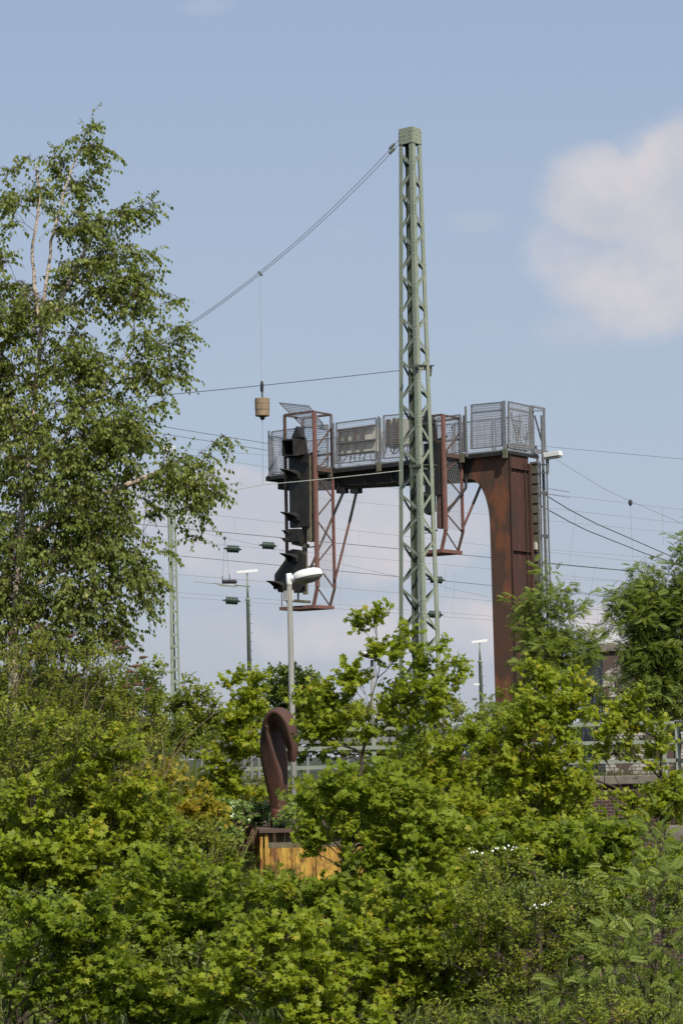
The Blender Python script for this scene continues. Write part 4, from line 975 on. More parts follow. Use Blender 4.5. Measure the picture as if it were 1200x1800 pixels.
def frond_t(pairs=6, lw=.06, ll=.30):
    V_ = []; F_ = []
    def lf(bx, by, bz, dx, dy, dz):
        n = len(V_); d = np.array((dx, dy, dz)); d = d / np.linalg.norm(d); s = np.cross(d, (0, 0, 1)); s /= np.linalg.norm(s); b = np.array((bx, by, bz))
        for t, w_ in ((0, 0), (.4, lw), (1, 0), (.4, -lw)): V_.append(tuple(b + d * ll * t + s * w_ + np.array((0, 0, .02 if w_ else 0))))
        F_.append((n, n + 1, n + 2, n + 3))
    for k in range(pairs):
        t = .2 + .7 * k / pairs; z_ = -.35 * t * t
        lf(t, 0, z_, .55, .9, -.25); lf(t, 0, z_, .55, -.9, -.25)
    lf(.88, 0, -.3, 1, .0, -.7)
    n = len(V_); V_ += [(0, .008, 0), (0, -.008, 0), (.5, -.008, -.09), (.5, .008, -.09), (.92, -.004, -.31), (.92, .004, -.31)]
    F_ += [(n, n + 1, n + 2, n + 3), (n + 3, n + 2, n + 4, n + 5)]
    return mk(V_, F_)
def blade_t():
    return mk([(0, .022, 0), (0, -.022, 0), (.5, -.017, .05), (.5, .017, .05), (1, 0, -.05)], [(0, 1, 2, 3), (3, 2, 4)])
def petal_t():
    V_ = [(0, 0, 0)] + [(math.cos(R(a)) * (1 if a % 72 == 0 else .45), math.sin(R(a)) * (1 if a % 72 == 0 else .45), 0) for a in range(0, 360, 36)]
    return mk(V_, [(0, 1 + i, 1 + (i + 1) % 10) for i in range(10)])
TPL = dict(maple=maple_t(), maple_s=maple_s(), birch=birch_t(), ell=ell_t(), narrow=ell_t(.16), frond=frond_t(), blade=blade_t(), petal=petal_t(), round=ell_t(.42))

def leafmesh(name, tpl, pos, axis, nrm, size, tint, m, parent=None, loc=None):
    V_, F_ = TPL[tpl]; n = len(pos); k = len(V_)
    axis = axis / np.linalg.norm(axis, axis=1, keepdims=True)
    nrm = nrm - axis * (nrm * axis).sum(1, keepdims=True); nrm /= np.linalg.norm(nrm, axis=1, keepdims=True) + 1e-9
    sd_ = np.cross(nrm, axis)
    curl = rng.uniform(.3, 1.8, n)
    vv = pos[:, None, :] + size[:, None, None] * (V_[None, :, 0:1] * axis[:, None, :] + V_[None, :, 1:2] * sd_[:, None, :] + V_[None, :, 2:3] * curl[:, None, None] * nrm[:, None, :])
    o = np.array(ORG[parent.name] if parent is not None else Vector(loc or (0, 0, 0)))
    vv = (vv - o).reshape(-1, 3)
    me = bpy.data.meshes.new(name); me.vertices.add(n * k); me.vertices.foreach_set('co', vv.ravel())
    lens_ = np.array([len(f) for f in F_]); flat = np.concatenate([np.array(f) for f in F_])
    li = (flat[None, :] + (np.arange(n) * k)[:, None]).ravel(); me.loops.add(len(li)); me.loops.foreach_set('vertex_index', li.astype(np.int32))
    lt = np.tile(lens_, n); st_ = np.concatenate([[0], np.cumsum(lt)[:-1]]); me.polygons.add(len(lt)); me.polygons.foreach_set('loop_start', st_.astype(np.int32)); me.polygons.foreach_set('loop_total', lt.astype(np.int32))
    at_ = me.attributes.new('tint', 'FLOAT', 'POINT'); at_.data.foreach_set('value', np.repeat(tint, k).astype(np.float32))
    me.update(calc_edges=True)
    return link(name, me, m, parent, loc)

def blobw(b):   # pixel blob -> world centre, axes
    px_, py_, rx, ry, Y = b[:5]; dy = b[5] if len(b) > 5 else max(rx * .8, 30) * Y / F
    return P(px_, py_, Y), Vector((rx * Y / F, dy, ry * Y / F))

NLEAF = [0]; DM = 1.55
def plant(name, label, cat, base, trunk, blobs, leaf='maple', lm='maple', size=.06, dens=16, ntw=6, tl=.26, nl=7, up=.25, droop=.0, hang=0.0, bark='bark', tr=.03, group=None, tint0=.0, nrm_up=.7, tips=(), twr=.0035, size_var=.3, limbpart='trunk', shell=.45, bare=0.0, gap=None, tmin=None):
    """base: world Vector; trunk: list of world points from base to top"""
    root = thing(name, tuple(base), label, cat, group)
    pos = [Vector(base)]; par = [-1]
    def addpath(i0, pts):
        for p in pts: pos.append(p); par.append(i0); i0 = len(pos) - 1
        return i0
    trunks = trunk if isinstance(trunk[0], list) else [trunk]
    for tk in trunks:
        i0 = 0; prev = Vector(base)
        if len(pos) > 1 and tk[0] != base:
            i0 = min(range(len(pos)), key=lambda i: (pos[i] - tk[0]).length); prev = pos[i0]
        for q in tk:
            n = max(1, int((q - prev).length / .15)); 
            for s in range(1, n + 1):
                i0 = addpath(i0, [prev.lerp(q, s / n) + Vector((random.gauss(0, .008), random.gauss(0, .008), 0))])
            prev = q
    nt0 = len(pos)
    cl = []; dens *= DM
    for b in blobs:
        c, ax = blobw(b); df = b[6] if len(b) > 6 else 1.0
        n = max(3, int(dens * df * math.pi * ax.x * ax.z * (1 if ax.y < .6 else (1 + (ax.y - .6) * .4))))
        for _ in range(n):
            d = Vector((random.gauss(0, 1), random.gauss(0, 1), random.gauss(0, 1))).normalized(); r_ = random.random() ** (shell)
            if d.y > .3: d.y *= .6
            cl.append((c + Vector((d.x * ax.x * r_, d.y * ax.y * r_, d.z * ax.z * r_)), d))
    for (x, y, Y) in tips: x, y = (x - 7, y + 3) if hang >= 1 else (x, y); cl.append((P(x, y, Y), Vector((0, 0, 0))))
    tc_ = Vector(trunks[0][0]).lerp(trunks[0][-1], .5)
    P_ = np.array([tuple(p) for p in pos])
    cl.sort(key=lambda t: float(np.min(np.linalg.norm(P_ - np.array(t[0]), axis=1))))
    clumps = []
    arr = np.zeros((nt0 + len(cl) * 30, 3)); arr[:nt0] = P_; cnt = nt0
    for c, d in cl:
        ca_ = np.array(c); dd = arr[:cnt] - ca_; dist = np.sqrt((dd ** 2).sum(1)) + np.maximum(0, dd[:, 2] + .25) * 1.2
        i0 = int(np.argmin(dist)); s0_ = pos[i0]; ln = (c - s0_).length
        n = min(28, max(1, int(ln / .14))); mid = s0_.lerp(c, .5) + Vector((random.gauss(0, .06), random.gauss(0, .06), .10 * ln * (1 if droop <= 0 else 1.6)))
        pts = []
        for s in range(1, n + 1):
            t = s / n; pts.append(s0_ * (1 - t) ** 2 + mid * 2 * t * (1 - t) + c * t * t)
        i1 = i0
        for p in pts:
            pos.append(p); par.append(i1); i1 = len(pos) - 1; arr[cnt] = p; cnt += 1
            if cnt >= len(arr) - 2: arr = np.concatenate([arr, np.zeros((2000, 3))])
        dirv = (pts[-1] - (pts[-2] if len(pts) > 1 else s0_)).normalized()
        clumps.append((c, dirv, i1))
    # radii
    k = len(pos); load = np.zeros(k)
    for _, _, i in clumps: load[i] += 1
    for i in range(k - 1, 0, -1): load[par[i]] += load[i] if load[i] > 0 else .2
    rad = tr * np.sqrt((load + .3) / max(load[0], 1)); rad = np.maximum(rad, twr * 1.2)
    if tmin:
        for i in range(tmin[2]):
            f = min(1, max(0, (pos[i].z - base.z) / (trunks[0][-1].z - base.z))); rad[i] = max(rad[i], tmin[0] * (1 - f) + tmin[1] * f)
    if bark == 'birchbark':
        pass
    mbk = MB(); mtw = MB()
    children_done = 0
    for i in range(1, k):
        p, q = pos[par[i]], pos[i]
        if (q - p).length < 1e-5: continue
        (mbk if ((rad[i] > tr * .30 or i < nt0) and (not tmin or i < tmin[2] + 30)) else mtw).tube([p, q], [rad[par[i]] if rad[par[i]] < rad[i] * 1.6 else rad[i] * 1.25, rad[i]], 6 if rad[i] > .012 else 4, cap=False)
    # twigs and leaves
    LP, LA, LN, LT = [], [], [], []
    axisx = Vector((base.x, base.y, 0))
    for c, dv, i in clumps:
        ct = random.gauss(0, .16); o = Vector((c.x - tc_.x, c.y - tc_.y, 0)); o = o.normalized() if o.length > .01 else Vector((1, 0, 0))
        for _ in range(ntw):
            d = (dv * .45 + o * .25 + Vector((random.gauss(0, .6), random.gauss(0, .6), random.gauss(up, .45)))).normalized()
            ln = tl * random.uniform(.6, 1.25); p = c - d * (.15 * ln); ns = 4; pts = [p]
            for s in range(ns):
                d = (d + Vector((0, 0, -droop / ns * 1.6))).normalized(); p = p + d * (ln / ns); pts.append(p)
            mtw.tube([pts[0], pts[2], pts[4]], [twr, twr * .8, twr * .4], 3, cap=False)
            if random.random() < bare: continue
            for q in range(nl):
                t = (.15 + .85 * (q + .5) / nl) * ns; a = int(min(t, ns - .01)); bp_ = pts[a].lerp(pts[a + 1], t - a); td = (pts[a + 1] - pts[a]).normalized()
                sdv = td.cross(Vector((random.gauss(0, .4), random.gauss(0, .4), 1))); sdv = sdv.normalized() * (1 if q % 2 else -1)
                ax_ = td * random.uniform(.2, .9) + sdv * random.uniform(.4, 1) + Vector((0, 0, random.gauss(-.1, .25) - hang))
                lp_ = bp_ + ax_.normalized() * size * random.uniform(.15, .6)
                if gap and gap(lp_): continue
                LP.append(lp_); LA.append(ax_)
                nn = Vector((random.gauss(0, .6), random.gauss(0, .5) - .45, nrm_up + random.gauss(0, .35))) if hang < 1 else Vector((random.gauss(0, 1), random.gauss(0, 1), random.gauss(0, .3)))
                LN.append(nn); LT.append(min(1, max(0, .45 + tint0 + ct + random.gauss(0, .20))))
    n = len(LP); NLEAF[0] += n
    sizes = size * (1 + size_var * rng.uniform(-1, .8, n))
    nf = len(mbk.f); mbk.add(mtw.v, mtw.f); to = mbk.build(limbpart, M[bark], root, smooth=True)
    if bark == 'birchbark':
        to.data.materials.append(M['twig']); mi = np.zeros(len(mbk.f), np.int32); mi[nf:] = 1; to.data.polygons.foreach_set('material_index', mi)
    leafmesh('crown' if cat == 'tree' else 'foliage', leaf, np.array([tuple(x) for x in LP]), np.array([tuple(x) for x in LA]), np.array([tuple(x) for x in LN]), sizes, np.array(LT), M[lm], root)
    return root
def gp(px_, Y):   # ground point under a pixel column
    x = P(px_, 1340, Y).x; return Vector((x, Y, tz(x, Y) - .05))
def tk(px_, Y, *pts): return [P(x, y, Y + (pt[0] if pt else 0)) for x, y, *pt in pts]

# birch
by = 33.0
GAPS = [(P(73, 550, by), P(92, 420, by)), (P(36, 950, by), P(42, 860, by)), (P(64, 540, by), P(57, 430, by)), (P(28, 1060, by), P(34, 960, by))]
plant('birch_tree', 'tall birch with pale trunk and hanging leafy twigs at the left edge', 'tree', gp(20, by),
      [tk(0, by, (26, 1100), (40, 900), (62, 700), (73, 570), (90, 425), (118, 320), (150, 235)), tk(0, by, (73, 570), (60, 500), (58, 430), (72, 340), (62, 290)), tk(0, by, (73, 590), (105, 530), (145, 450), (180, 380)),
       tk(0, by, (35, 960), (110, 900), (200, 860), (330, 815)), tk(0, by, (40, 900), (90, 800), (160, 700), (250, 600)), tk(0, by, (26, 1060), (90, 1010), (160, 990), (250, 960))],
      [(150, 262, 30, 45, by, .25, .8), (105, 275, 32, 38, by, .25, .7), (140, 325, 55, 32, by, .3, .8), (72, 335, 38, 40, by, .3, .7), (10, 360, 40, 50, by, .35, .7), (10, 460, 50, 60, by, .4, .8), (150, 400, 90, 48, by, .4, .9), (225, 368, 50, 14, by, .2, .8), (190, 450, 60, 30, by, .3, .7), (235, 440, 38, 16, by, .25, .7), (70, 540, 110, 65, by, .6, .8), (120, 470, 70, 40, by, .4, .6), (180, 490, 80, 50, by, .5), (240, 540, 60, 32, by, .4), (130, 640, 130, 75, by, .6, .9), (280, 595, 52, 30, by, .4, .9), (265, 650, 60, 45, by, .4, .8), (60, 760, 130, 100, by, .8, 1.1), (190, 760, 105, 85, by, .7, 1.1),
       (150, 860, 150, 80, by, .8, 1.1), (310, 830, 75, 50, by, .5, 1.1), (345, 870, 42, 50, by, .4), (60, 950, 110, 90, by, .8, 1.1), (185, 960, 110, 75, by, .7, 1.1), (240, 1010, 55, 60, by, .5), (100, 1060, 125, 70, by, .7, 1.2), (180, 1100, 55, 50, by, .5), (0, 1040, 70, 110, by, .6, 1.2), (0, 640, 60, 120, by, .6), (60, 1130, 110, 35, by, .6), (10, 560, 60, 60, by, .5, .8)],
      leaf='birch', lm='birch', size=.057, dens=23, ntw=6, tl=.40, nl=9, gap=lambda q: any((a[1].x - a[0].x) * (q.z - a[0].z) / (a[1].z - a[0].z) + a[0].x - .07 < q.x < (a[1].x - a[0].x) * (q.z - a[0].z) / (a[1].z - a[0].z) + a[0].x + .07 and a[0].z < q.z < a[1].z and q.y < by + .1 and random.random() < .93 for a in GAPS), up=.15, droop=.8, hang=1.0, bark='birchbark', tr=.075, twr=.003, shell=.6, tmin=(.07, .012, 95),
      tips=[(165, 215, by), (160, 228, by), (190, 255, by), (55, 270, by), (30, 292, by), (270, 352, by), (255, 358, by), (240, 366, by), (225, 372, by), (270, 440, by), (235, 468, by), (285, 512, by), (300, 525, by), (318, 570, by), (330, 578, by), (322, 612, by), (320, 655, by), (300, 625, by), (295, 700, by), (400, 760, by), (385, 772, by), (362, 790, by), (380, 850, by), (378, 830, by), (345, 940, by), (285, 1010, by), (272, 1070, by), (278, 1040, by), (225, 1110, by), (215, 1130, by), (300, 960, by)])

# maples and shrubs: (label, base px, Y, blobs, kwargs)
def maple(label, bx_, Y, top, blobs, lm='maple', **k):
    b = gp(bx_, Y); t = [P(x, y, Y) for x, y in top]
    kw = dict(group='maples of the thicket', leaf='maple_s' if Y > 29 else 'maple', lm=lm, size=.058, dens=24, ntw=6, tl=.30, nl=8, tr=.035); kw.update(k)
    if Y < 27: kw['size'] = .052
    return plant('maple_tree', label, 'tree', b, t, blobs, **kw)
def shrub(label, bx_, Y, top, blobs, name='shrub', cat='shrub', **k):
    b = gp(bx_, Y); t = [P(x, y, Y) for x, y in top]
    kw = dict(leaf='ell', lm='shrub', size=.047, dens=24, ntw=7, tl=.24, nl=9, tr=.025, up=.4, limbpart='stems'); kw.update(k)
    return plant(name, label, cat, b, t, blobs, **kw)

maple('middle maple with a thin leader rising above the others left of the green mast', 607, 31, [(607, 1560), (606, 1500), (622, 1420), (640, 1310), (655, 1220), (668, 1165), (660, 1100)],
      [(672, 1150, 38, 32, 31, .25, .9), (710, 1135, 36, 26, 31, .25, .55), (640, 1190, 28, 18, 31, .2, .7), (720, 1185, 46, 20, 31, .3, .45), (590, 1245, 60, 48, 31, .4, 1.1), (545, 1270, 30, 35, 31, .3), (725, 1235, 72, 38, 31, .4, 1.3), (680, 1280, 60, 30, 31, .4, .7), (570, 1300, 50, 32, 31, .35), (600, 1430, 90, 60, 31, .5), (700, 1420, 90, 70, 31, .5)],
      tips=[(560, 1222, 31), (530, 1240, 31), (660, 1088, 31), (655, 1100, 31), (628, 1098, 31), (640, 1108, 31), (762, 1140, 31), (620, 1185, 31)], size=.06)
maple('maple with yellowing shoots in front of the green mast foot', 770, 32, [(775, 1560), (778, 1400), (782, 1300), (778, 1220)],
      [(790, 1215, 32, 30, 32, .3, .7), (775, 1290, 55, 50, 32, .4, .6), (735, 1305, 40, 24, 32, .3, .6), (740, 1390, 110, 65, 32, .5, 1.2), (800, 1320, 40, 40, 32, .35, .8), (790, 1450, 100, 70, 32, .5)], tint0=.16, tips=[(800, 1172, 32), (806, 1180, 32), (775, 1185, 32)], size=.056)
maple('big bright maple in front of the foot of the rusty column', 940, 33, [(945, 1600), (940, 1450), (930, 1330), (920, 1240)],
      [(940, 1236, 46, 38, 33, .4, 1.1), (980, 1230, 60, 45, 33, .4), (940, 1290, 85, 50, 33, .5, 1.1), (960, 1370, 90, 60, 33, .5, 1.1), (880, 1340, 60, 50, 33, .4, .9), (900, 1450, 110, 70, 33, .5, 1.1), (1000, 1420, 50, 60, 33, .4, .8)], tint0=.08, tips=[(925, 1188, 33), (930, 1180, 33), (1020, 1200, 33)])
maple('slender maple rising in front of the right end of the railing', 1150, 34, [(1165, 1600), (1162, 1450), (1160, 1330), (1130, 1230)],
      [(1115, 1270, 45, 48, 34, .3, .9), (1170, 1310, 34, 36, 34, .3, .6), (1140, 1345, 40, 20, 34, .3, .6), (1170, 1410, 55, 50, 34, .35), (1120, 1430, 40, 40, 34, .35, .8), (1060, 1290, 26, 50, 34, .3, .8)], tint0=.06, tips=[(1120, 1235, 34), (1130, 1225, 34)])
maple('maple leaning across the yellow girder box', 640, 28, [(622, 1640), (606, 1560), (620, 1480)],
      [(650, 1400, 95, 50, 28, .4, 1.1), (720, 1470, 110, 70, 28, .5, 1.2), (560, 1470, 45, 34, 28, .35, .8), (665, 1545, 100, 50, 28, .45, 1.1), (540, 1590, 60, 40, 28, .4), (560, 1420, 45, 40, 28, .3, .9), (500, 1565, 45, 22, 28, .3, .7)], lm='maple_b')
maple('wide low maple in the middle foreground', 700, 25, [(700, 1800), (700, 1700), (705, 1600)],
      [(720, 1620, 170, 80, 25, .6, 1.15), (620, 1720, 120, 70, 25, .5, 1.1), (760, 1740, 140, 70, 25, .5, 1.1)])
maple('front maple at the bottom centre of the thicket', 520, 22.5, [(520, 1900), (520, 1780), (510, 1690)],
      [(520, 1680, 130, 80, 22.5, .5, 1.1), (470, 1760, 130, 60, 22.5, .5, 1.1), (610, 1790, 110, 50, 22.5, .5)], size=.055, tl=.24)
maple('maple beneath the yellowing maple, left of the girder box', 320, 26, [(320, 1750), (310, 1640), (300, 1540)],
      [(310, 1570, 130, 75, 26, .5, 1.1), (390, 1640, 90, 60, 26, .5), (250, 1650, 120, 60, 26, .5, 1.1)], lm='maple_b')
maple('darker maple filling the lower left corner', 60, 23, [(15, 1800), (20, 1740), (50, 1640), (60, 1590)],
      [(110, 1650, 150, 75, 23, .5, 1.1), (60, 1750, 110, 60, 23, .4, .8), (220, 1750, 130, 70, 23, .5, 1.1), (330, 1780, 90, 60, 23, .5)], lm='maple_b', size=.056, tl=.24, tips=[(60, 1600, 23)])
maple('young maple with dark forked stem on the left slope', 40, 27.5, [(45, 1600), (38, 1470), (50, 1380), (55, 1280)],
      [(70, 1500, 120, 70, 27.5, .5, 1.1), (30, 1420, 60, 45, 27.5, .4, .7), (160, 1540, 110, 60, 27.5, .5), (20, 1580, 70, 50, 27.5, .4)])
maple('leafy maple midway up the left slope', 195, 30, [(195, 1500), (205, 1400), (200, 1330)],
      [(190, 1420, 100, 55, 30, .5, 1.1), (130, 1370, 70, 45, 30, .4, .8), (240, 1480, 110, 55, 30, .5, 1.1), (190, 1310, 60, 40, 30, .4, .7), (100, 1300, 60, 40, 30, .4, .55)])
maple('maple with orange-yellow leaves left of the picket fence', 290, 33, [(290, 1550), (285, 1450), (285, 1370)],
      [(285, 1385, 48, 38, 33, .35, 1.0), (330, 1430, 60, 45, 33, .35, .9), (270, 1440, 55, 40, 33, .35, .9)], lm='maple_y', size=.056)
maple('narrow upright maple between the fence and the sculpture', 420, 39, [(415, 1480), (405, 1350), (425, 1260), (432, 1215)],
      [(430, 1225, 33, 32, 39, .3, 1.2), (420, 1275, 42, 38, 39, .3, 1.1), (410, 1330, 50, 36, 39, .35), (400, 1390, 65, 40, 39, .4)], size=.068, tint0=.1, tips=[(450, 1195, 39), (430, 1192, 39)])
# small-leaf shrubs
shrub('olive thicket of fine leaves on top of the left slope', 260, 36, [(260, 1330), (265, 1260)],
      [(300, 1235, 60, 30, 36, .5), (355, 1255, 35, 36, 36, .4), (240, 1250, 80, 40, 36, .5), (330, 1290, 70, 40, 36, .5), (265, 1195, 40, 24, 36, .3, .6), (215, 1215, 45, 30, 36, .4, .8)], leaf='round', tips=[(270, 1172, 36), (285, 1185, 36), (255, 1180, 36), (325, 1200, 36), (345, 1215, 36), (360, 1225, 36)])
shrub('tangled shrub under the birch on the left slope', 70, 31, [(70, 1350), (80, 1250)],
      [(60, 1170, 90, 40, 31, .5, .9), (165, 1170, 60, 36, 31, .5, .9), (100, 1240, 130, 60, 31, .6, .8), (60, 1330, 110, 60, 31, .5, .8), (200, 1240, 70, 50, 31, .5, .8), (0, 1240, 60, 90, 31, .5, .9), (180, 1340, 70, 60, 31, .5, .7)], leaf='narrow', size=.055, bare=.04)
shrub('dense dark round bush behind the street lamp', 500, 50, [(505, 1320), (505, 1260)], [(505, 1228, 62, 48, 50, .7, 1.3), (480, 1270, 70, 45, 50, .7), (545, 1250, 45, 45, 50, .6)], lm='darkshrub', leaf='round', size=.075, dens=20, tl=.22, tips=[(520, 1180, 50), (545, 1190, 50), (480, 1185, 50)])
shrub('pale green bush directly behind the railing middle', 600, 52, [(600, 1340), (600, 1300)], [(590, 1250, 60, 40, 52, .6), (680, 1262, 60, 34, 52, .6), (640, 1325, 80, 20, 52, .4, .8)], size=.07, dens=14)
shrub('bush behind the railing left of the rusty column', 840, 53, [(850, 1340), (850, 1290)], [(790, 1258, 50, 26, 53, .6), (845, 1266, 40, 20, 53, .5), (900, 1255, 50, 40, 53, .5), (830, 1320, 70, 22, 53, .4, .7)], size=.07, dens=14)
shrub('bush behind the railing in front of the old building', 1050, 52, [(1050, 1340), (1050, 1280)], [(1040, 1240, 50, 40, 52, .6), (1110, 1262, 50, 26, 52, .5, .8), (1170, 1280, 50, 40, 52, .5, .8), (990, 1270, 50, 40, 52, .5), (1080, 1320, 90, 24, 52, .4, .8), (1092, 1205, 22, 28, 52, .3, .9), (1130, 1225, 40, 30, 52, .4)], lm='darkshrub', size=.07, dens=14)
shrub('bright ivy mound spilling over the left corner of the yellow box', 425, 36.5, [(425, 1560), (428, 1470)],
      [(420, 1425, 46, 26, 37.5, .5, 1.3), (385, 1440, 36, 34, 36.8, .4, 1.1), (485, 1452, 34, 9, 36.6, .3, 1.3), (400, 1470, 28, 28, 35.9, .2, 1.1), (455, 1440, 30, 12, 37.5, .5, 1.2), (515, 1432, 26, 14, 36.4, .2, 1.2)], name='ivy', cat='climber', leaf='round', lm='ivy', size=.062, dens=30, tl=.14, ntw=6, tint0=.1, hang=.3)
shrub('wild rose bush with small white blossoms', 930, 24.5, [(930, 1800), (930, 1700)],
      [(900, 1590, 110, 60, 24.5, .5), (960, 1650, 120, 60, 24.5, .5), (860, 1700, 110, 60, 24.5, .5), (960, 1740, 110, 55, 24.5, .5, .9), (880, 1530, 70, 40, 25.5, .4, .9)], name='rose_bush', leaf='ell', size=.042, dens=24, nl=10, bark='bark')
rb = bpy.data.objects['rose_bush']
pp = []
for (cx, cy, rx, ry, n, Y) in ((890, 1491, 34, 6, 13, 24.0), (950, 1590, 20, 12, 11, 23.6), (640, 1330, 3, 3, 0, 25), (835, 1495, 20, 6, 6, 25)):
    for _ in range(n): pp.append(tuple(P(cx + random.gauss(0, rx * .5), cy + random.gauss(0, ry * .5), Y + random.uniform(-.1, .1))))
pp = np.array(pp); n = len(pp)
leafmesh('blossoms', 'petal', pp, rng.normal(0, 1, (n, 3)), np.tile(np.array([.1, -.8, .6]), (n, 1)) + rng.normal(0, .3, (n, 3)), rng.uniform(.010, .018, n), np.ones(n), M['petal'], rb)
maple('half-shaded maple on the right between the rose bush and the brick wall', 1030, 28, [(1030, 1650), (1035, 1560), (1035, 1480)],
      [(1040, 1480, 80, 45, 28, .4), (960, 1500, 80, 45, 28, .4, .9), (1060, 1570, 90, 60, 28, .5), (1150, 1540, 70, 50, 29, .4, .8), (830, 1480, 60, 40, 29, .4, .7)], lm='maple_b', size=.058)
shrub('sumac with long feathery leaves at the lower right edge', 1140, 24, [(1140, 1850), (1145, 1700), (1150, 1560)],
      [(1140, 1560, 60, 50, 24, .4, .9), (1150, 1650, 80, 70, 24, .5), (1080, 1690, 70, 50, 24, .4), (1170, 1480, 40, 30, 24.5, .3, .8), (1150, 1740, 90, 60, 24, .5), (1040, 1760, 90, 40, 24, .5, .9)], name='sumac', leaf='frond', lm='ash', size=.165, dens=15, ntw=4, nl=3, tl=.3, nrm_up=.9, up=.3)
shrub('weedy low shrub along the bottom right', 900, 21.5, [(900, 1900), (900, 1810)], [(820, 1800, 110, 40, 21.5, .4), (980, 1800, 130, 30, 21.5, .4), (1130, 1800, 110, 40, 21.5, .4)], leaf='narrow', size=.05)
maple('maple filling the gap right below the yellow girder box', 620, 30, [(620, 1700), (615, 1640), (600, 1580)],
      [(600, 1610, 110, 50, 30, .5, 1.2), (500, 1580, 50, 40, 30, .4), (740, 1560, 110, 60, 31, .5, 1.2)], lm='maple_b')
maple('shady maple in front of the middle of the brick wall', 870, 36, [(870, 1600), (872, 1500), (868, 1400)],
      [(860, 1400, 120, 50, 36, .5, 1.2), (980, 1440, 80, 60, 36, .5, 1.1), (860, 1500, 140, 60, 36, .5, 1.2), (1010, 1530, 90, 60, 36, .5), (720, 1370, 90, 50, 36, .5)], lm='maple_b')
shrub('leafy shrub behind the rose bush hiding the wall foot', 980, 27, [(980, 1700), (980, 1620)], [(960, 1600, 110, 60, 27, .5), (850, 1610, 100, 60, 27, .5), (1080, 1640, 90, 60, 27, .5), (1180, 1600, 60, 80, 27, .5)], lm='darkshrub', leaf='ell', size=.05)
shrub('dark shrub at the bottom left corner behind the corner maple', 150, 25.5, [(150, 1800), (150, 1700)], [(60, 1640, 110, 70, 25.5, .5, .9), (180, 1720, 150, 70, 25.5, .5, .9), (400, 1720, 130, 60, 25.5, .5, .9), (60, 1760, 90, 50, 25, .4)], lm='darkshrub', leaf='ell', size=.055)
shrub('leafy green shrub covering the crest of the left slope', 100, 35, [(100, 1330), (110, 1270)], [(60, 1230, 100, 50, 35, .6, 1.1), (190, 1235, 90, 45, 35, .6, 1.1), (130, 1300, 150, 50, 34, .6), (290, 1300, 80, 50, 35, .5), (0, 1320, 80, 80, 33, .6)], leaf='ell', size=.055)
shrub('mixed green shrub on the lower left slope by the young maple', 120, 31, [(120, 1480), (120, 1420)], [(60, 1420, 110, 60, 31, .5), (180, 1450, 110, 60, 31, .5), (330, 1480, 90, 50, 32, .5), (0, 1480, 70, 80, 30, .5), (390, 1530, 70, 50, 33, .4)], leaf='ell', size=.052)
shrub('green shrub between picket fence and orange-yellow maple', 350, 41, [(350, 1450), (350, 1400)], [(340, 1400, 70, 40, 41, .5), (270, 1340, 60, 50, 41, .5), (450, 1400, 50, 40, 43, .4), (370, 1345, 30, 30, 44, .3, .7)], leaf='ell', size=.06)
shrub('low green growth in front of the wall right of the sculpture', 590, 43, [(590, 1460), (590, 1410)], [(570, 1400, 60, 40, 43, .4), (650, 1400, 60, 40, 43, .4), (560, 1440, 50, 40, 41, .4)], leaf='ell', size=.06)
for k_, (x_, w_, tp, lab) in enumerate(((380, 120, 1262, 'distant hedge of trees far behind, left of the sculpture'), (640, 150, 1262, 'distant hedge of trees far behind, around the mast foot'), (880, 130, 1272, 'distant hedge of trees far behind, under the right yard lamp'), (1110, 140, 1262, 'distant hedge of trees far behind, below the old building'))):
    shrub(lab, x_, 105, [(x_, 1325), (x_, 1290)], [(x_, tp + 38, w_, 34, 105, 1.5), (x_ - w_ * .5, tp + 48, w_ * .6, 26, 105, 1.5), (x_ + w_ * .6, tp + 44, w_ * .6, 30, 105, 1.5)], name='hedge', cat='hedge', leaf='round', lm='darkshrub', size=.2, dens=2.2, tl=.55, ntw=7, nl=8)
for x_, lab in ((640, 'bramble thicket against the brick wall right of the yellow box'), (820, 'bramble thicket against the brick wall, middle'), (990, 'bramble thicket against the brick wall, right of the middle')):
    shrub(lab, x_, 39, [(x_, 1560), (x_, 1500)], [(x_, 1490 + (x_ > 900) * 60, 110, 60, 39, .5), (x_ + 30, 1590, 110, 60, 38, .5), (x_, 1670, 110, 50, 37, .5, .9)], name='bramble', lm='darkshrub', leaf='round', size=.07, dens=15, tl=.3)
shrub('yellow-green shrub in the middle of the left slope, under the birch', 60, 29, [(60, 1420), (60, 1300)], [(40, 1290, 90, 50, 29, .5), (150, 1300, 80, 45, 29, .5, .9), (40, 1370, 90, 50, 29, .5), (230, 1330, 60, 40, 31, .4, .8)], leaf='ell', size=.05, bare=.1)
shrub('loose shrub in front of the foot of the railing at the right', 1130, 42, [(1130, 1460), (1130, 1410)], [(1150, 1392, 50, 14, 42, .3, .5), (1000, 1385, 50, 24, 42, .3), (1180, 1430, 40, 40, 42, .3, .7), (760, 1370, 80, 24, 42, .3), (880, 1350, 60, 24, 42, .3, .8)], leaf='ell', size=.06)
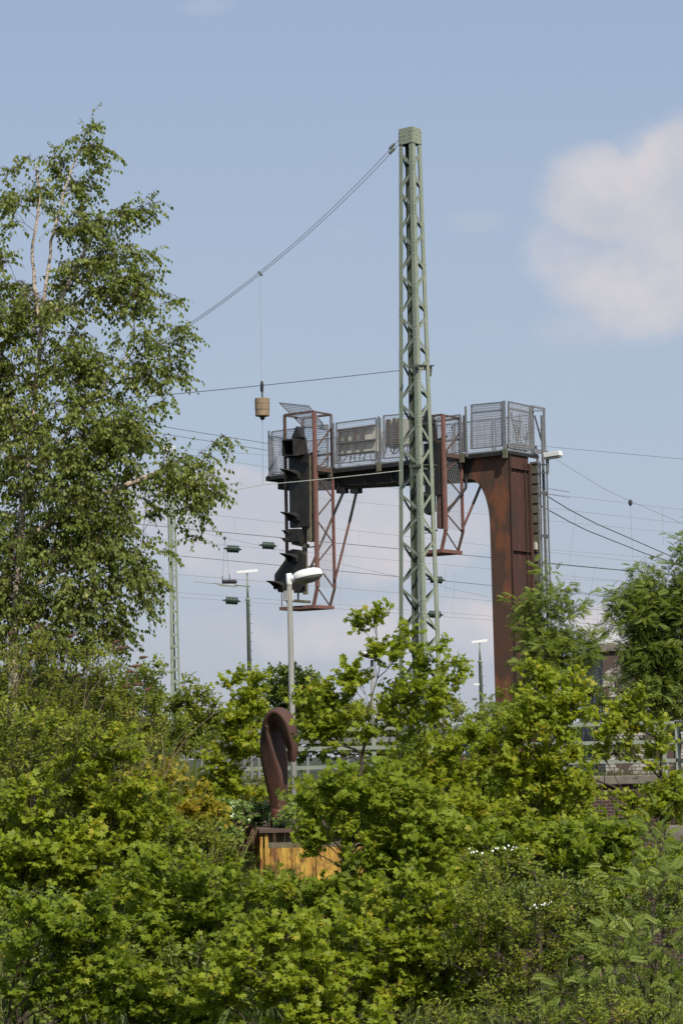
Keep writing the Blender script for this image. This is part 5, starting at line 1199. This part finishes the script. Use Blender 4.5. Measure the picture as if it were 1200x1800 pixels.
# ash trees
plant('ash_tree', 'young ash in front of the rusty column and its ladder', 'tree', gp(965, 43), [P(965, 1300, 43), P(962, 1180, 43), P(960, 1040, 43)],
      [(960, 1040, 22, 38, 43, .3, .8), (935, 1090, 34, 38, 43, .4, .8), (990, 1080, 32, 32, 43, .35, .8), (968, 1130, 60, 42, 43, .5), (1010, 1150, 42, 42, 43, .4, .9), (965, 1190, 62, 40, 43, .5), (868, 1235, 12, 30, 43, .2, .4)], leaf='frond', lm='ash', size=.17, dens=24, ntw=5, nl=4, tl=.24, tr=.035, nrm_up=.9, tips=[(962, 1008, 43), (985, 1040, 43), (905, 1062, 43), (1040, 1122, 43)])
plant('ash_tree', 'large dark ash towering over the old building at the right edge', 'tree', gp(1190, 47), [P(1190, 1300, 47), P(1180, 1150, 47), P(1187, 1030, 47)],
      [(1190, 1050, 50, 55, 47, .5, .8), (1225, 990, 40, 40, 47, .4, .8), (1135, 1040, 28, 30, 47, .4, .7), (1108, 1075, 45, 36, 47, .5, .7), (1170, 1100, 75, 55, 47, .6, 1.2), (1190, 1170, 80, 55, 47, .6, 1.2), (1140, 1150, 42, 36, 47, .5, 1.0), (1190, 1230, 70, 50, 47, .6, 1.1), (1250, 1060, 70, 150, 47, .6)], leaf='frond', lm='ash_dark', size=.19, dens=28, ntw=5, nl=4, tl=.28, tr=.07, nrm_up=.9, tips=[(1125, 1005, 47), (1075, 1050, 47), (1140, 995, 47), (1195, 955, 47), (1085, 1080, 47), (1080, 1105, 47)])

# dry buddleia stalks + flower heads on the slope
bd = thing('buddleia', tuple(gp(90, 31.5)), 'dry grey buddleia stems with brown flower spikes below the birch', 'shrub')
st_ = MB(); hd_ = MB()
for i in range(95):
    px_ = random.uniform(-20, 200) if i < 75 else random.uniform(180, 300); py_ = random.uniform(1210, 1420) if px_ < 180 else random.uniform(1340, 1430); Y = random.uniform(30.3, 32.2)
    a = P(px_, py_, Y); lean = random.gauss(.25, .35); ln = random.uniform(.3, .75)
    b = a + Vector((lean * ln, random.gauss(0, .1), ln)); mid = a.lerp(b, .5) + Vector((-.05 * lean, 0, .04))
    st_.tube([a, mid, b], [.006, .005, .003], 4, cap=False)
for i, (x_, y_) in enumerate([(30, 1165), (50, 1150), (70, 1120), (75, 1185), (100, 1180), (35, 1190), (118, 1150), (205, 1140), (198, 1132), (230, 1172), (222, 1180), (160, 1175), (245, 1157), (60, 1105), (120, 1120), (15, 1115), (130, 1190), (150, 1150), (90, 1160), (5, 1175), (235, 1205), (255, 1215), (215, 1210)]):
    Y = 31.2; a = P(x_, y_, Y); d = Vector((random.uniform(.5, 1), random.gauss(0, .2), random.uniform(-.1, .5))).normalized(); ln = random.uniform(.1, .18)
    pts = [a + d * (ln * t) + Vector((0, 0, -.12 * t * t * ln * 4 * .3)) for t in (0, .25, .5, .75, 1)]
    MB().tube(pts, [.008, .022, .019, .012, .003], 6).build('flower_spike', M['seedhead'], bd)
    base_ = a - Vector((random.uniform(.05, .2), 0, random.uniform(.5, .9))); st_.tube([base_, a.lerp(base_, .4) + Vector((.03, 0, .03)), a], [.007, .005, .004], 4, cap=False)
st_.build('stems', M['drytwig'], bd)

# vines hanging from the box corner
vn = thing('dry_vine', tuple(P(432, 1440, 41)), 'reddish dry vine strands hanging over the left side of the yellow box', 'climber')
mb = MB()
for i in range(60):
    k_ = random.uniform(0, 5.9); p = nl - dirL * k_ + Vector((-.04 - random.random() * .1, random.uniform(-.1, .1), random.uniform(-.05, .02))); ln = random.uniform(.5, 1.3)
    q = p + Vector((random.gauss(-.06, .06), random.gauss(-.02, .05), -ln)); mb.tube([p, p.lerp(q, .5) + Vector((-.06, 0, .03)), q], [.008, .007, .004], 4, cap=False)
for i in range(46):
    p = Vector((random.uniform(nl.x, nr.x), BY - .1 - random.random() * .04, zt2 - random.uniform(0, .1))); ln = random.uniform(.1, .7)
    q = p + Vector((random.gauss(0, .05), random.uniform(-.03, 0), -ln)); mb.tube([p, p.lerp(q, .5) + Vector((random.gauss(0, .02), -.02, 0)), q], [.003, .003, .002], 4, cap=False)
mb.build('strands', M['vine'], vn)

# weeds and grass
def grass(name, label, n, samp, hmin, hmax, m='grassm', tint=.5):
    q = np.array([samp() for _ in range(n)]); ax = rng.normal(0, .28, (n, 3)); ax[:, 2] = 1
    nr_ = rng.normal(0, 1, (n, 3)); nr_[:, 1] -= .6
    o = leafmesh(name, 'blade', q, ax, nr_, rng.uniform(hmin, hmax, n), np.clip(rng.normal(tint, .22, n), 0, 1), M[m], None, tuple(q[0])); tag(o, label, 'grass', kind='stuff')
def s_hill():
    x = random.uniform(-5.5, -1.3); y = random.uniform(28, 44); return (x, y, tz(x, y))
def s_top():
    x = random.uniform(-3.5, 9); y = 45.2 + random.random() ** 2 * 9; return (x, y, max(tz(x, y), zc - .01 if y < 45.42 else 0))
def s_val():
    x = random.uniform(-4.5, 5); y = random.uniform(17, 35); return (x, y, tz(x, y))
def s_box():
    p = P(random.gauss(455, 45), 1600, random.uniform(33, 35.5)); return (p.x, p.y, random.uniform(.6, 1.4))
grass('hill_grass', 'rough grass covering the left slope', 45000, s_hill, .12, .5, tint=.55)
grass('verge_grass', 'grass and weeds growing behind the wall coping under the railing', 9000, s_top, .08, .28, tint=.5)
grass('valley_grass', 'tall weeds on the ground beneath the foreground thicket', 12000, s_val, .4, 1.6, tint=.4)
grass('tall_weeds', 'pale tall weeds at the foot of the yellow box', 3500, s_box, .5, 1.5, tint=.62)
print('LEAVES', NLEAF[0])
